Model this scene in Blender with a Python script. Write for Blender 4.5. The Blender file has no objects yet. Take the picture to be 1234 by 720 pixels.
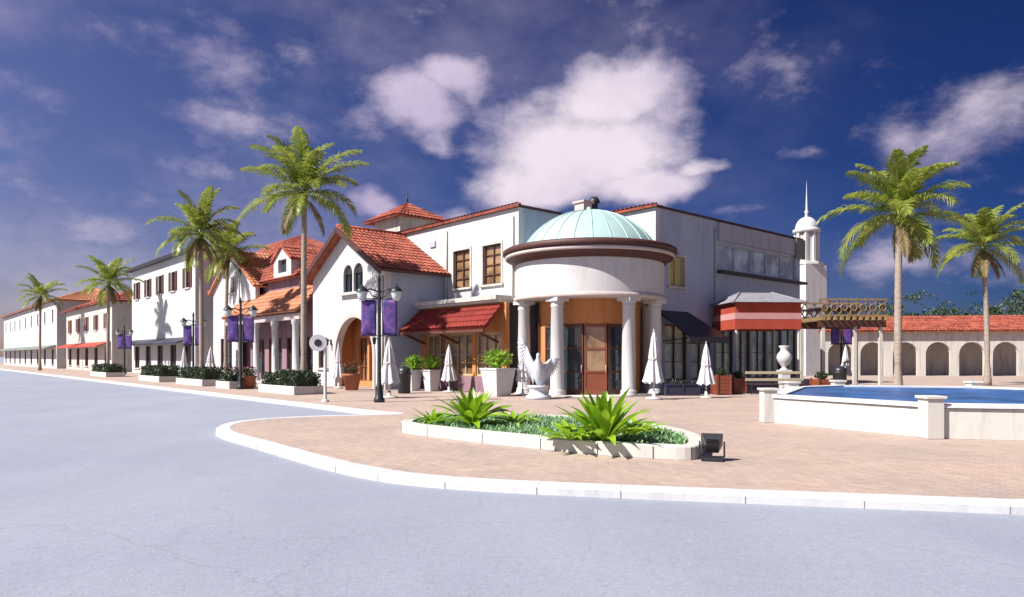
import bpy, math, random
from math import sin, cos, pi, radians, sqrt, atan2
from mathutils import Vector, Matrix, noise
from mathutils.geometry import tessellate_polygon

SC = bpy.context.scene
COL = SC.collection

# ------------------------------------------------------------------ camera
EYE = 1.65
F = 845.0
cam = bpy.data.cameras.new('camera')
cam.sensor_width = 36.0
cam.lens = F / 1234.0 * 36.0
cam.shift_y = 70.0 / 1234.0
cam.clip_start = 0.1
cam.clip_end = 6000.0
camo = bpy.data.objects.new('camera', cam)
COL.objects.link(camo)
camo.location = (0, 0, EYE)
camo.rotation_euler = (radians(90), 0, 0)
SC.camera = camo

# ------------------------------------------------------------------ light
SUN_EL = radians(45)
SUN_H = Vector((-0.88, -0.475, 0)).normalized()
SUN = Vector((SUN_H.x * cos(SUN_EL), SUN_H.y * cos(SUN_EL), sin(SUN_EL)))
sl = bpy.data.lights.new('sun', 'SUN')
sl.energy = 4.8
sl.angle = radians(0.5)
sl.color = (1.0, 0.955, 0.9)
so = bpy.data.objects.new('sun', sl)
COL.objects.link(so)
so.rotation_euler = SUN.to_track_quat('Z', 'Y').to_euler()
so.location = SUN * 60

SC.view_settings.view_transform = 'Standard'
SC.view_settings.look = 'None'
SC.view_settings.gamma = 1.0
SC.view_settings.exposure = 1.0
SC.view_settings.use_curve_mapping = False

world = bpy.data.worlds.new('World')
SC.world = world
world.use_nodes = True


def build_world():
    nt = world.node_tree
    N, L = nt.nodes, nt.links
    N.clear()
    out = N.new('ShaderNodeOutputWorld')
    bg = N.new('ShaderNodeBackground')
    bg.inputs['Strength'].default_value = 0.052
    L.new(bg.outputs[0], out.inputs[0])
    sky = N.new('ShaderNodeTexSky')
    sky.sky_type = 'NISHITA'
    sky.sun_disc = False
    sky.sun_elevation = SUN_EL
    sky.sun_rotation = atan2(SUN_H.x, SUN_H.y)
    sky.air_density = 1.0
    sky.dust_density = 0.4
    sky.ozone_density = 3.0
    tc = N.new('ShaderNodeTexCoord')

    def vm(op, a, b=None):
        n = N.new('ShaderNodeVectorMath'); n.operation = op
        for i, v in enumerate((a, b)):
            if v is None: continue
            if isinstance(v, tuple): n.inputs[i].default_value = v
            else: L.new(v, n.inputs[i])
        return n

    def m(op, a, b=None, c=None, clamp=False):
        n = N.new('ShaderNodeMath'); n.operation = op; n.use_clamp = clamp
        for i, v in enumerate((a, b, c)):
            if v is None: continue
            if isinstance(v, (int, float)): n.inputs[i].default_value = v
            else: L.new(v, n.inputs[i])
        return n.outputs[0]

    def fbm(vec, scale, detail=8, rough=0.6):
        n = N.new('ShaderNodeTexNoise')
        n.inputs['Scale'].default_value = scale
        n.inputs['Detail'].default_value = detail
        n.inputs['Roughness'].default_value = rough
        L.new(vec, n.inputs['Vector'])
        return n
    d = tc.outputs['Generated']
    # the deep polarised blue of the day: away from the sun it sinks to navy
    g = N.new('ShaderNodeGamma'); g.inputs[1].default_value = 1.35
    L.new(sky.outputs[0], g.inputs[0])
    sd = vm('DOT_PRODUCT', d, tuple(SUN_H)).outputs['Value']
    tn = N.new('ShaderNodeMapRange'); tn.data_type = 'FLOAT_VECTOR'
    tn.inputs[7].default_value = (-0.9,) * 3; tn.inputs[8].default_value = (0.1,) * 3
    tn.inputs[9].default_value = SKY_FAR; tn.inputs[10].default_value = SKY_NEAR
    L.new(sd, tn.inputs[6])
    skyc = vm('MULTIPLY', g.outputs[0], tn.outputs[1]).outputs[0]
    gl = N.new('ShaderNodeMapRange')
    gl.inputs['From Min'].default_value = -0.95; gl.inputs['From Max'].default_value = 0.25
    gl.inputs['To Min'].default_value = 0.42; gl.inputs['To Max'].default_value = 1.7
    L.new(sd, gl.inputs['Value'])
    sc = N.new('ShaderNodeVectorMath'); sc.operation = 'SCALE'
    L.new(skyc, sc.inputs[0]); L.new(gl.outputs[0], sc.inputs['Scale'])
    sepz = N.new('ShaderNodeSeparateXYZ'); L.new(d, sepz.inputs[0])
    hz = N.new('ShaderNodeMapRange'); hz.inputs['From Max'].default_value = 0.35
    hz.inputs['To Min'].default_value = 0.72; hz.inputs['To Max'].default_value = 1.0
    L.new(sepz.outputs[2], hz.inputs['Value'])
    sc2 = N.new('ShaderNodeVectorMath'); sc2.operation = 'SCALE'
    L.new(sc.outputs[0], sc2.inputs[0]); L.new(hz.outputs[0], sc2.inputs['Scale'])
    skyc = sc2.outputs[0]
    # high thin veil, stronger on the sun side
    warpn = fbm(d, 2.3, 5)
    warp = vm('SCALE', vm('SUBTRACT', warpn.outputs['Color'], (.5, .5, .5)).outputs[0])
    warp.inputs['Scale'].default_value = 0.16
    wd = vm('ADD', d, warp.outputs[0]).outputs[0]
    total = None
    for (px, py, rx, ry, w) in CLOUDS:
        def dr(x, y):
            return Vector(((x - 617) / F, 1, (430 - y) / F)).normalized()
        c = dr(px, py)
        ax = (dr(px + rx, py) - dr(px - rx, py)).length / 2
        az = (dr(px, py + ry) - dr(px, py - ry)).length / 2
        s = vm('SUBTRACT', wd, tuple(c))
        s2 = vm('MULTIPLY', s.outputs[0], (1 / ax, 1.6, 1 / az))
        ln = vm('LENGTH', s2.outputs[0]).outputs['Value']
        v = m('MULTIPLY', m('SUBTRACT', 1.36, ln, clamp=True), w)
        total = v if total is None else m('SMOOTH_MAX', total, v, 0.12)
    mp = N.new('ShaderNodeMapping'); mp.inputs['Scale'].default_value = (1, 1, 1.7)
    L.new(d, mp.inputs['Vector'])
    fn = fbm(mp.outputs[0], 7.0, 10, 0.62)
    fine = m('SUBTRACT', fn.outputs['Fac'], 0.5)
    den = m('ADD', total, m('MULTIPLY', fine, 1.7))
    mr = N.new('ShaderNodeMapRange'); mr.interpolation_type = 'SMOOTHSTEP'
    mr.inputs['From Min'].default_value = 0.08
    mr.inputs['From Max'].default_value = 0.92
    L.new(den, mr.inputs['Value'])
    veiln = fbm(mp.outputs[0], 2.6, 7, 0.6)
    vr = N.new('ShaderNodeMapRange'); vr.interpolation_type = 'SMOOTHSTEP'
    vr.inputs['From Min'].default_value = 0.42; vr.inputs['From Max'].default_value = 0.8
    vr.inputs['To Max'].default_value = 0.6
    L.new(veiln.outputs['Fac'], vr.inputs['Value'])
    side = N.new('ShaderNodeMapRange')
    side.inputs['From Min'].default_value = -0.8; side.inputs['From Max'].default_value = 0.1
    side.inputs['To Min'].default_value = 0.12
    L.new(sd, side.inputs['Value'])
    veil = m('MULTIPLY', vr.outputs[0], side.outputs[0])
    dens = m('MAXIMUM', mr.outputs[0], veil, clamp=True)
    # cloud tone
    cn = fbm(vm('ADD', d, (3.1, 1.7, .4)).outputs[0], 5.0, 6, 0.55)
    cr = N.new('ShaderNodeValToRGB')
    cr.color_ramp.elements[0].position = .32; cr.color_ramp.elements[0].color = (5.0, 4.2, 6.2, 1)
    cr.color_ramp.elements[1].position = .68; cr.color_ramp.elements[1].color = (8.6, 7.5, 8.4, 1)
    L.new(cn.outputs['Fac'], cr.inputs[0])
    mix = N.new('ShaderNodeMix'); mix.data_type = 'RGBA'
    L.new(dens, mix.inputs[0]); L.new(skyc, mix.inputs[6]); L.new(cr.outputs[0], mix.inputs[7])
    L.new(mix.outputs[2], bg.inputs['Color'])


SKY_FAR = (0.115, 0.18, 0.40)
SKY_NEAR = (0.34, 0.24, 0.30)
CLOUDS = [  # px, py, rx, ry, weight
    (700, 185, 125, 62, 1.0), (735, 118, 85, 42, .9), (650, 215, 90, 40, 1.0), (760, 225, 105, 24, .9),
    (805, 135, 38, 50, .5), (850, 203, 55, 12, .62), (600, 190, 30, 34, .5),
    (505, 128, 46, 44, .8), (545, 92, 46, 26, .75), (520, 172, 30, 22, .6), (450, 160, 40, 26, .35),
    (452, 246, 40, 20, .8), (280, 140, 120, 20, .3), (250, 215, 70, 22, .3), (560, 262, 60, 14, .5),
    (60, 120, 130, 34, .22), (90, 290, 120, 34, .28), (1180, 150, 90, 60, .45), (1130, 330, 120, 28, .4),
    (985, 190, 30, 12, .25), (900, 262, 60, 8, .2),
]
build_world()

# ------------------------------------------------------------------ frames
UX, UY = 0.749, 0.662
TH = atan2(UY, UX)


def uv(x, y): return (x * UX + y * UY, -x * UY + y * UX)
def xy(u, v): return (u * UX - v * UY, u * UY + v * UX)
def at(px, y): return ((px - 617) / F * y, y)


# ------------------------------------------------------------------ materials
def new_mat(name):
    m = bpy.data.materials.new(name); m.use_nodes = True
    return m, m.node_tree.nodes, m.node_tree.links, m.node_tree.nodes['Principled BSDF']


def ramp(N, L, src, stops):
    r = N.new('ShaderNodeValToRGB')
    e = r.color_ramp.elements
    while len(e) < len(stops): e.new(.5)
    for i, (p, c) in enumerate(stops):
        e[i].position = p; e[i].color = (c[0], c[1], c[2], 1)
    L.new(src, r.inputs[0])
    return r.outputs[0]


def ntex(N, L, scale, detail=6, rough=.55, coord='Object', stretch=None):
    tc = N.new('ShaderNodeTexCoord')
    n = N.new('ShaderNodeTexNoise')
    n.inputs['Scale'].default_value = scale
    n.inputs['Detail'].default_value = detail
    n.inputs['Roughness'].default_value = rough
    if stretch:
        mp = N.new('ShaderNodeMapping'); mp.inputs['Scale'].default_value = stretch
        L.new(tc.outputs[coord], mp.inputs[0]); L.new(mp.outputs[0], n.inputs['Vector'])
    else:
        L.new(tc.outputs[coord], n.inputs['Vector'])
    return n.outputs['Fac']


def bump(N, L, P, src, strength, dist=.02):
    b = N.new('ShaderNodeBump')
    b.inputs['Strength'].default_value = strength; b.inputs['Distance'].default_value = dist
    L.new(src, b.inputs['Height']); L.new(b.outputs[0], P.inputs['Normal'])


def sc3(c, k): return tuple(min(1, x * k) for x in c)


def basic(name, col, rough=.7, var=.18, scale=3.0, bmp=.15, bscale=40, metal=0, stretch=None, spec=.4):
    m, N, L, P = new_mat(name)
    f = ntex(N, L, scale, 7, .6, stretch=stretch)
    L.new(ramp(N, L, f, [(.3, sc3(col, 1 - var)), (.7, sc3(col, 1 + var))]), P.inputs['Base Color'])
    P.inputs['Roughness'].default_value = rough
    P.inputs['Metallic'].default_value = metal
    P.inputs['Specular IOR Level'].default_value = spec
    if bmp: bump(N, L, P, ntex(N, L, bscale, 4), bmp)
    return m


def stucco(name, col, stain=.28):
    m, N, L, P = new_mat(name)
    a = ntex(N, L, .9, 6, .6)
    s = ntex(N, L, 2.4, 6, .65, stretch=(1, 1, .16))
    c1 = ramp(N, L, a, [(.3, sc3(col, .93)), (.7, col)])
    mx = N.new('ShaderNodeMix'); mx.data_type = 'RGBA'; mx.blend_type = 'MULTIPLY'
    mx.inputs[0].default_value = 1
    L.new(c1, mx.inputs[6])
    L.new(ramp(N, L, s, [(.36, (1 - stain, 1 - stain, 1 - stain * .9)), (.52, (1, 1, 1))]), mx.inputs[7])
    L.new(mx.outputs[2], P.inputs['Base Color'])
    P.inputs['Roughness'].default_value = .85
    P.inputs['Specular IOR Level'].default_value = .25
    bump(N, L, P, ntex(N, L, 30, 5), .25, .02)
    return m


def glass(name, col, rough=.06):
    m, N, L, P = new_mat(name)
    f = ntex(N, L, 1.1, 4, .6)
    L.new(ramp(N, L, f, [(.35, sc3(col, .55)), (.65, sc3(col, 1.4))]), P.inputs['Base Color'])
    P.inputs['Roughness'].default_value = rough
    P.inputs['Specular IOR Level'].default_value = .9
    bump(N, L, P, ntex(N, L, 1.5, 2), .06, .02)
    return m


def leafm(name, c0, c1, trans=.3, rough=.42, scale=2.5):
    m, N, L, P = new_mat(name)
    f = ntex(N, L, scale, 5, .7)
    col = ramp(N, L, f, [(.3, c0), (.7, c1)])
    L.new(col, P.inputs['Base Color'])
    P.inputs['Roughness'].default_value = rough
    t = N.new('ShaderNodeBsdfTranslucent'); L.new(col, t.inputs[0])
    mx = N.new('ShaderNodeMixShader'); mx.inputs[0].default_value = trans
    o = N['Material Output']
    L.new(P.outputs[0], mx.inputs[1]); L.new(t.outputs[0], mx.inputs[2]); L.new(mx.outputs[0], o.inputs[0])
    return m


def tilem(name, c0, c1):
    m, N, L, P = new_mat(name)
    tc = N.new('ShaderNodeTexCoord')
    v = N.new('ShaderNodeTexVoronoi'); v.inputs['Scale'].default_value = 3.4
    L.new(tc.outputs['Object'], v.inputs['Vector'])
    sp = N.new('ShaderNodeSeparateColor'); L.new(v.outputs['Color'], sp.inputs[0])
    f = ntex(N, L, 1.0, 6, .65)
    ad = N.new('ShaderNodeMath'); ad.operation = 'ADD'
    mu = N.new('ShaderNodeMath'); mu.operation = 'MULTIPLY'; mu.inputs[1].default_value = .35
    L.new(sp.outputs[0], mu.inputs[0]); L.new(mu.outputs[0], ad.inputs[0]); L.new(f, ad.inputs[1])
    L.new(ramp(N, L, ad.outputs[0], [(.4, c0), (.9, c1)]), P.inputs['Base Color'])
    P.inputs['Roughness'].default_value = .75
    bump(N, L, P, ntex(N, L, 25, 4), .2, .02)
    return m


def paverm(name):
    m, N, L, P = new_mat(name)
    tc = N.new('ShaderNodeTexCoord')
    mp = N.new('ShaderNodeMapping'); mp.inputs['Rotation'].default_value = (0, 0, TH + .2)
    L.new(tc.outputs['Object'], mp.inputs[0])
    br = N.new('ShaderNodeTexBrick')
    br.inputs['Scale'].default_value = 1
    br.inputs['Brick Width'].default_value = .24
    br.inputs['Row Height'].default_value = .12
    br.inputs['Mortar Size'].default_value = .006
    br.inputs['Color1'].default_value = (.66, .50, .40, 1)
    br.inputs['Color2'].default_value = (.58, .425, .34, 1)
    br.inputs['Mortar'].default_value = (.42, .33, .29, 1)
    L.new(mp.outputs[0], br.inputs['Vector'])
    f = ntex(N, L, .45, 8, .65)
    mx = N.new('ShaderNodeMix'); mx.data_type = 'RGBA'; mx.blend_type = 'MULTIPLY'; mx.inputs[0].default_value = 1
    L.new(br.outputs['Color'], mx.inputs[6])
    L.new(ramp(N, L, f, [(.32, (.80, .84, .90)), (.6, (1.0, 1.0, 1.0))]), mx.inputs[7])
    g = ntex(N, L, 5, 6, .7)
    mx2 = N.new('ShaderNodeMix'); mx2.data_type = 'RGBA'; mx2.blend_type = 'MULTIPLY'; mx2.inputs[0].default_value = 1
    L.new(mx.outputs[2], mx2.inputs[6])
    L.new(ramp(N, L, g, [(.33, (.86, .86, .86)), (.55, (1, 1, 1))]), mx2.inputs[7])
    L.new(mx2.outputs[2], P.inputs['Base Color'])
    P.inputs['Roughness'].default_value = .8
    bump(N, L, P, br.outputs['Fac'], -.4, .006)
    return m


def roadm(name):
    m, N, L, P = new_mat(name)
    f = ntex(N, L, .12, 8, .65)
    f2 = ntex(N, L, 45, 3, .7)
    f3 = ntex(N, L, .6, 6, .6, stretch=(1, .35, 1))
    f4 = ntex(N, L, 9, 8, .75)
    c = ramp(N, L, f, [(.3, (.37, .405, .49)), (.7, (.455, .49, .57))])
    def mul(a, b):
        mx = N.new('ShaderNodeMix'); mx.data_type = 'RGBA'; mx.blend_type = 'MULTIPLY'; mx.inputs[0].default_value = 1
        L.new(a, mx.inputs[6]); L.new(b, mx.inputs[7]); return mx.outputs[2]
    c = mul(c, ramp(N, L, f2, [(.35, (.8, .8, .8)), (.6, (1, 1, 1))]))
    c = mul(c, ramp(N, L, f3, [(.36, (.93, .93, .935)), (.6, (1, 1, 1))]))
    c = mul(c, ramp(N, L, f4, [(.30, (.80, .80, .82)), (.42, (.97, .97, .97)), (.7, (1.04, 1.04, 1.04))]))
    tc = N.new('ShaderNodeTexCoord')
    v = N.new('ShaderNodeTexVoronoi'); v.feature = 'DISTANCE_TO_EDGE'; v.inputs['Scale'].default_value = .22
    nz = N.new('ShaderNodeTexNoise'); nz.inputs['Scale'].default_value = 1.2; nz.inputs['Detail'].default_value = 6
    L.new(tc.outputs['Object'], nz.inputs['Vector'])
    ad = N.new('ShaderNodeVectorMath'); ad.operation = 'ADD'
    L.new(tc.outputs['Object'], ad.inputs[0]); L.new(nz.outputs['Color'], ad.inputs[1])
    L.new(ad.outputs[0], v.inputs['Vector'])
    c = mul(c, ramp(N, L, v.outputs['Distance'], [(.0, (.86, .86, .87)), (.003, (1, 1, 1))]))
    L.new(c, P.inputs['Base Color'])
    P.inputs['Roughness'].default_value = .72
    bump(N, L, P, f2, .35, .01)
    return m


def bannerm(name, seed):
    m, N, L, P = new_mat(name)
    tc = N.new('ShaderNodeTexCoord')
    mp = N.new('ShaderNodeMapping'); mp.inputs['Location'].default_value = (seed, seed * 2, seed)
    L.new(tc.outputs['Object'], mp.inputs[0])
    n = N.new('ShaderNodeTexNoise'); n.inputs['Scale'].default_value = 2.6; n.inputs['Detail'].default_value = 2
    n.inputs['Distortion'].default_value = 1.2
    L.new(mp.outputs[0], n.inputs['Vector'])
    L.new(ramp(N, L, n.outputs['Fac'], [(.3, (.03, .03, .22)), (.46, (.10, .045, .26)), (.56, (.16, .06, .28)), (.68, (.30, .07, .30))]), P.inputs['Base Color'])
    P.inputs['Roughness'].default_value = .6
    return m


def woodm(name, c0, c1):
    m, N, L, P = new_mat(name)
    f = ntex(N, L, 6, 6, .6, stretch=(6, 6, .5))
    L.new(ramp(N, L, f, [(.3, c0), (.7, c1)]), P.inputs['Base Color'])
    P.inputs['Roughness'].default_value = .5
    bump(N, L, P, f, .15, .005)
    return m


M = dict(
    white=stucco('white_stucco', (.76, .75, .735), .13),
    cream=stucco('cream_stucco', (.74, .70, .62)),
    grey=stucco('shade_grey_stucco', (.53, .60, .73), .12),  # shade of sun-averted white walls put into the colour; also joints, vent, frames
    pink=stucco('pink_stucco', (.50, .50, .57), .14)
    ,rosy=basic('rose_canvas', (.66, .34, .32), .85, .1),
    stone=stucco('pale_stone', (.78, .75, .68), .2),
    orange=stucco('orange_stucco', (.74, .31, .11), .15),
    purple=stucco('mauve_stucco', (.36, .22, .26)),
    tile=tilem('terracotta_tiles', (.21, .035, .025), (.58, .15, .08)),
    tile_orange=tilem('orange_tiles', (.48, .17, .07), (.70, .30, .15)),
    redawn=tilem('deep_red_tiles', (.22, .012, .005), (.34, .03, .010)),
    dark=basic('dark_bronze', (.025, .022, .025), .45),
    black=basic('black_metal', (.018, .02, .024), .4, bmp=.03),
    brown=woodm('brown_wood', (.085, .03, .018), (.16, .06, .03)),
    redwood=woodm('red_wood', (.22, .05, .025), (.36, .10, .045)),
    lightwood=woodm('pale_wood', (.52, .44, .28), (.68, .60, .40)),
    goldwood=woodm('golden_wood', (.20, .12, .05), (.46, .32, .15)),
    dome=basic('seafoam_copper', (.50, .70, .67), .42, .10, 1.2, .08, 20, spec=.5),
    slate=basic('grey_canvas', (.30, .29, .33), .8),
    verd=basic('grey_green_paint', (.22, .25, .21), .7),
    cornice=basic('mauve_cornice', (.66, .56, .52), .6, .1),
    eave=basic('dark_eave', (.10, .035, .03), .6, .2),
    glassd=glass('dark_glass', (.03, .04, .05)),
    glassg=glass('green_glass', (.40, .56, .48), .25),
    glassw=glass('warm_glass', (.34, .21, .11), .15),
    glassb=glass('blue_glass', (.50, .60, .70), .5),
    yellow=basic('yellow_blind', (.62, .55, .16), .8, .2),
    canvas=basic('white_canvas', (.78, .78, .80), .85, .06, 5, .2, 60),
    red=basic('red_canvas', (.48, .07, .035), .8, .14),
    navy=basic('navy_paint', (.02, .022, .045), .5, .2),
    kerb=stucco('white_kerb', (.80, .80, .80), .16),
    soil=basic('soil', (.09, .06, .04), .95, .4, 8, .6, 30),
    trunk=basic('palm_bark', (.40, .33, .27), .9, .3, 4, .7, 14, stretch=(1, 1, 6)),
    palm=leafm('palm_leaf', (.20, .29, .03), (.52, .57, .11), .45),
    palmdry=leafm('dry_palm_leaf', (.20, .15, .06), (.32, .24, .10), .2, .7),
    agave=leafm('strap_leaf', (.14, .40, .012), (.58, .84, .05), .4, .35, 1.6),
    cover=leafm('ground_cover_leaf', (.22, .46, .18), (.46, .70, .36), .3, .5, 1.2),
    bush=leafm('bush_leaf', (.20, .42, .02), (.42, .68, .05), .3, .5, 5),
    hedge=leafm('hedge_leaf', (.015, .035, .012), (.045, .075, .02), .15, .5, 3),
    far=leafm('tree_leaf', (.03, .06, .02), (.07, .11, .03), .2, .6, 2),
    water=glass('pool_water', (.03, .16, .45), .3),
    pot=basic('white_pot', (.76, .74, .76), .5, .06, 3, .05),
    terra=basic('terracotta_pot', (.42, .15, .08), .8, .15),
    globe=basic('lamp_glass', (.70, .80, .80), .25, .04, bmp=0),
    statue=basic('pale_marble', (.70, .74, .80), .6, .12, 2.5, .2, 25),
    road=roadm('pale_road'), paver=paverm('pink_pavers'),
    ban1=bannerm('banner_cloth', 0.0), ban2=bannerm('banner_cloth_blue', 3.3),
    flower=basic('red_petals', (.45, .03, .09), .6, .4, 12),
)


wn_ = M['water'].node_tree.nodes
for n_ in wn_:
    if n_.type == 'BUMP': n_.inputs['Strength'].default_value = .5; n_.inputs['Distance'].default_value = .05
    if n_.type == 'TEX_NOISE' and n_.inputs['Scale'].default_value == 1.5: n_.inputs['Scale'].default_value = 7; n_.inputs['Detail'].default_value = 5
# the street is photographed rather bright; keep every painted and paved surface at its plain reflectance
ALB = 0.66
for k_, m_ in M.items():
    if m_.name in ('dark_bronze', 'black_metal', 'navy_paint', 'dark_glass'): continue
    nt_ = m_.node_tree
    for n_ in list(nt_.nodes):
        for key in ('Base Color', 'Color'):
            if n_.type in ('BSDF_PRINCIPLED', 'BSDF_TRANSLUCENT') and key in n_.inputs and n_.inputs[key].is_linked:
                src = n_.inputs[key].links[0].from_socket
                mx_ = nt_.nodes.new('ShaderNodeMix'); mx_.data_type = 'RGBA'; mx_.blend_type = 'MULTIPLY'
                mx_.inputs[0].default_value = 1
                nt_.links.new(src, mx_.inputs[6]); mx_.inputs[7].default_value = (ALB, ALB, ALB, 1)
                nt_.links.new(mx_.outputs[2], n_.inputs[key])


# ------------------------------------------------------------------ mesh builder
class MB:
    def __init__(s): s.v = []; s.f = []; s.sm = []

    def add(s, vs, fs, smooth=False):
        b = len(s.v); s.v += [tuple(p) for p in vs]
        for f in fs: s.f.append(tuple(b + i for i in f)); s.sm.append(smooth)
        return s

    def box(s, x0, x1, y0, y1, z0, z1):
        vs = [(x, y, z) for x in (x0, x1) for y in (y0, y1) for z in (z0, z1)]
        return s.add(vs, [(0, 1, 3, 2), (4, 6, 7, 5), (0, 4, 5, 1), (2, 3, 7, 6), (0, 2, 6, 4), (1, 5, 7, 3)])

    def bar(s, a, b, w, h):
        a, b = Vector(a), Vector(b); d = (b - a).normalized()
        up = Vector((0, 0, 1)) if abs(d.z) < .95 else Vector((0, 1, 0))
        x = d.cross(up).normalized() * w / 2; y = x.cross(d).normalized() * h / 2
        vs = [p + i * x + j * y for p in (a, b) for i, j in ((-1, -1), (1, -1), (1, 1), (-1, 1))]
        return s.add(vs, [(3, 2, 1, 0), (4, 5, 6, 7), (0, 1, 5, 4), (1, 2, 6, 5), (2, 3, 7, 6), (3, 0, 4, 7)])

    def lathe(s, prof, cx=0, cy=0, n=32, a0=0, a1=2 * pi, smooth=True, sx=1, sy=1):
        full = abs(a1 - a0 - 2 * pi) < 1e-6
        k = n if full else n + 1
        vs = []
        for r, z in prof:
            for i in range(k):
                a = a0 + (a1 - a0) * i / n
                vs.append((cx + r * cos(a) * sx, cy + r * sin(a) * sy, z))
        fs = []
        for j in range(len(prof) - 1):
            for i in range(n):
                i2 = (i + 1) % k
                fs.append((j * k + i, j * k + i2, (j + 1) * k + i2, (j + 1) * k + i))
        return s.add(vs, fs, smooth)

    def cyl(s, cx, cy, z0, z1, r0, r1=None, n=16):
        r1 = r0 if r1 is None else r1
        return s.lathe([(0, z0), (r0, z0), (r0, z0 + .001), (r1, z1 - .001), (r1, z1), (0, z1)], cx, cy, n)

    def tube(s, pts, rad, n=8, smooth=True, cap=True):
        pts = [Vector(p) for p in pts]
        vs = []; prev = None
        for i, p in enumerate(pts):
            t = (pts[min(i + 1, len(pts) - 1)] - pts[max(i - 1, 0)]).normalized()
            if prev is None:
                ref = Vector((1, 0, 0)) if abs(t.x) < .9 else Vector((0, 1, 0))
                prev = t.cross(ref).normalized()
            x = (prev - t * prev.dot(t)).normalized(); prev = x
            y = t.cross(x)
            r = rad[i] if isinstance(rad, (list, tuple)) else rad
            for j in range(n):
                a = 2 * pi * j / n
                vs.append(p + x * r * cos(a) + y * r * sin(a))
        fs = []
        for i in range(len(pts) - 1):
            for j in range(n):
                j2 = (j + 1) % n
                fs.append((i * n + j, i * n + j2, (i + 1) * n + j2, (i + 1) * n + j))
        s.add(vs, fs, smooth)
        if cap:
            b = len(s.v) - len(vs)
            s.f.append(tuple(b + j for j in reversed(range(n)))); s.sm.append(False)
            s.f.append(tuple(b + (len(pts) - 1) * n + j for j in range(n))); s.sm.append(False)
        return s

    def slab(s, outer, holes, o, ex, ey, en, t):
        """flat plate outlined in 2D with holes, thickness t along en"""
        o, ex, ey, en = Vector(o), Vector(ex), Vector(ey), Vector(en)
        loops = [outer] + list(holes)
        flat = [p for l in loops for p in l]
        tris = tessellate_polygon([[Vector((p[0], p[1], 0)) for p in l] for l in loops])
        P = [o + ex * p[0] + ey * p[1] for p in flat]
        Q = [p + en * t for p in P]
        n = len(P); fs = []
        for a, b, c in tris:
            fs.append((a, b, c)); fs.append((n + c, n + b, n + a))
        k = 0
        for l in loops:
            m = len(l)
            for i in range(m):
                a, b = k + i, k + (i + 1) % m
                fs.append((a, b, n + b, n + a))
            k += m
        return s.add(P + Q, fs)

    def tiles(s, e0, e1, r0, r1, pitch=.26, row=.40, amp=.055):
        """barrel tile slope from eave e0-e1 up to ridge r0-r1"""
        e0, e1, r0, r1 = map(Vector, (e0, e1, r0, r1))
        w = (e1 - e0).length; h = ((r0 + r1) / 2 - (e0 + e1) / 2).length
        nrm = (e1 - e0).cross(((r0 + r1) / 2 - (e0 + e1) / 2)).normalized()
        if nrm.z < 0: nrm = -nrm
        nc = max(2, int(w / pitch)) * 4; nr = max(1, int(h / row))
        vs = []; fs = []
        for j in range(nr):
            for q, tt in enumerate((j / nr, (j + 1.0) / nr)):
                lift = .045 if q == 0 else 0.0
                for i in range(nc + 1):
                    u = i / nc
                    p = (e0 * (1 - u) + e1 * u) * (1 - tt) + (r0 * (1 - u) + r1 * u) * tt
                    vs.append(p + nrm * (lift + amp * abs(sin(pi * i / 4))))
        k = nc + 1
        for j in range(2 * nr - 1):
            for i in range(nc):
                fs.append((j * k + i, j * k + i + 1, (j + 1) * k + i + 1, (j + 1) * k + i))
        s.add(vs, fs)
        # deck below so that the roof has thickness
        d = nrm * .12
        b = [e0, e1, r1, r0]
        vs = [p for p in b] + [p - d for p in b]
        return s.add(vs, [(0, 1, 2, 3), (7, 6, 5, 4), (0, 4, 5, 1), (1, 5, 6, 2), (2, 6, 7, 3), (3, 7, 4, 0)])

    def build(s, name, mat, parent=None, off=(0, 0, 0), bevel=0, seg=2):
        me = bpy.data.meshes.new(name)
        me.from_pydata([(x - off[0], y - off[1], z - off[2]) for x, y, z in s.v], [], s.f)
        me.polygons.foreach_set('use_smooth', s.sm)
        me.materials.append(mat)
        me.update()
        o = bpy.data.objects.new(name, me); COL.objects.link(o)
        if parent is not None: o.parent = parent
        if bevel:
            b = o.modifiers.new('bevel', 'BEVEL'); b.width = bevel; b.segments = seg; b.limit_method = 'ANGLE'
        return o


def tag(o, label, cat, group=None, kind=None):
    if label: o['label'] = label
    if cat: o['category'] = cat
    if group: o['group'] = group
    if kind: o['kind'] = kind
    return o


def thing(name, label, cat, loc=(0, 0, 0), rz=0, group=None):
    o = bpy.data.objects.new(name, None); COL.objects.link(o)
    o.empty_display_size = .3
    o.location = loc; o.rotation_euler = (0, 0, rz)
    return tag(o, label, cat, group)


def dup(root, loc, rz=0, label=None, scale=1.0, group=None):
    def cp(o, par):
        c = o.copy(); COL.objects.link(c)
        if par is not None: c.parent = par
        for ch in list(o.children): cp(ch, c)
        return c
    r = cp(root, None)
    r.location = loc; r.rotation_euler = (0, 0, rz)
    r.scale = scale if isinstance(scale, tuple) else (scale,) * 3
    if label: r['label'] = label
    if group: r['group'] = group
    return r


def structure(o): o['kind'] = 'structure'; return o


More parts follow.
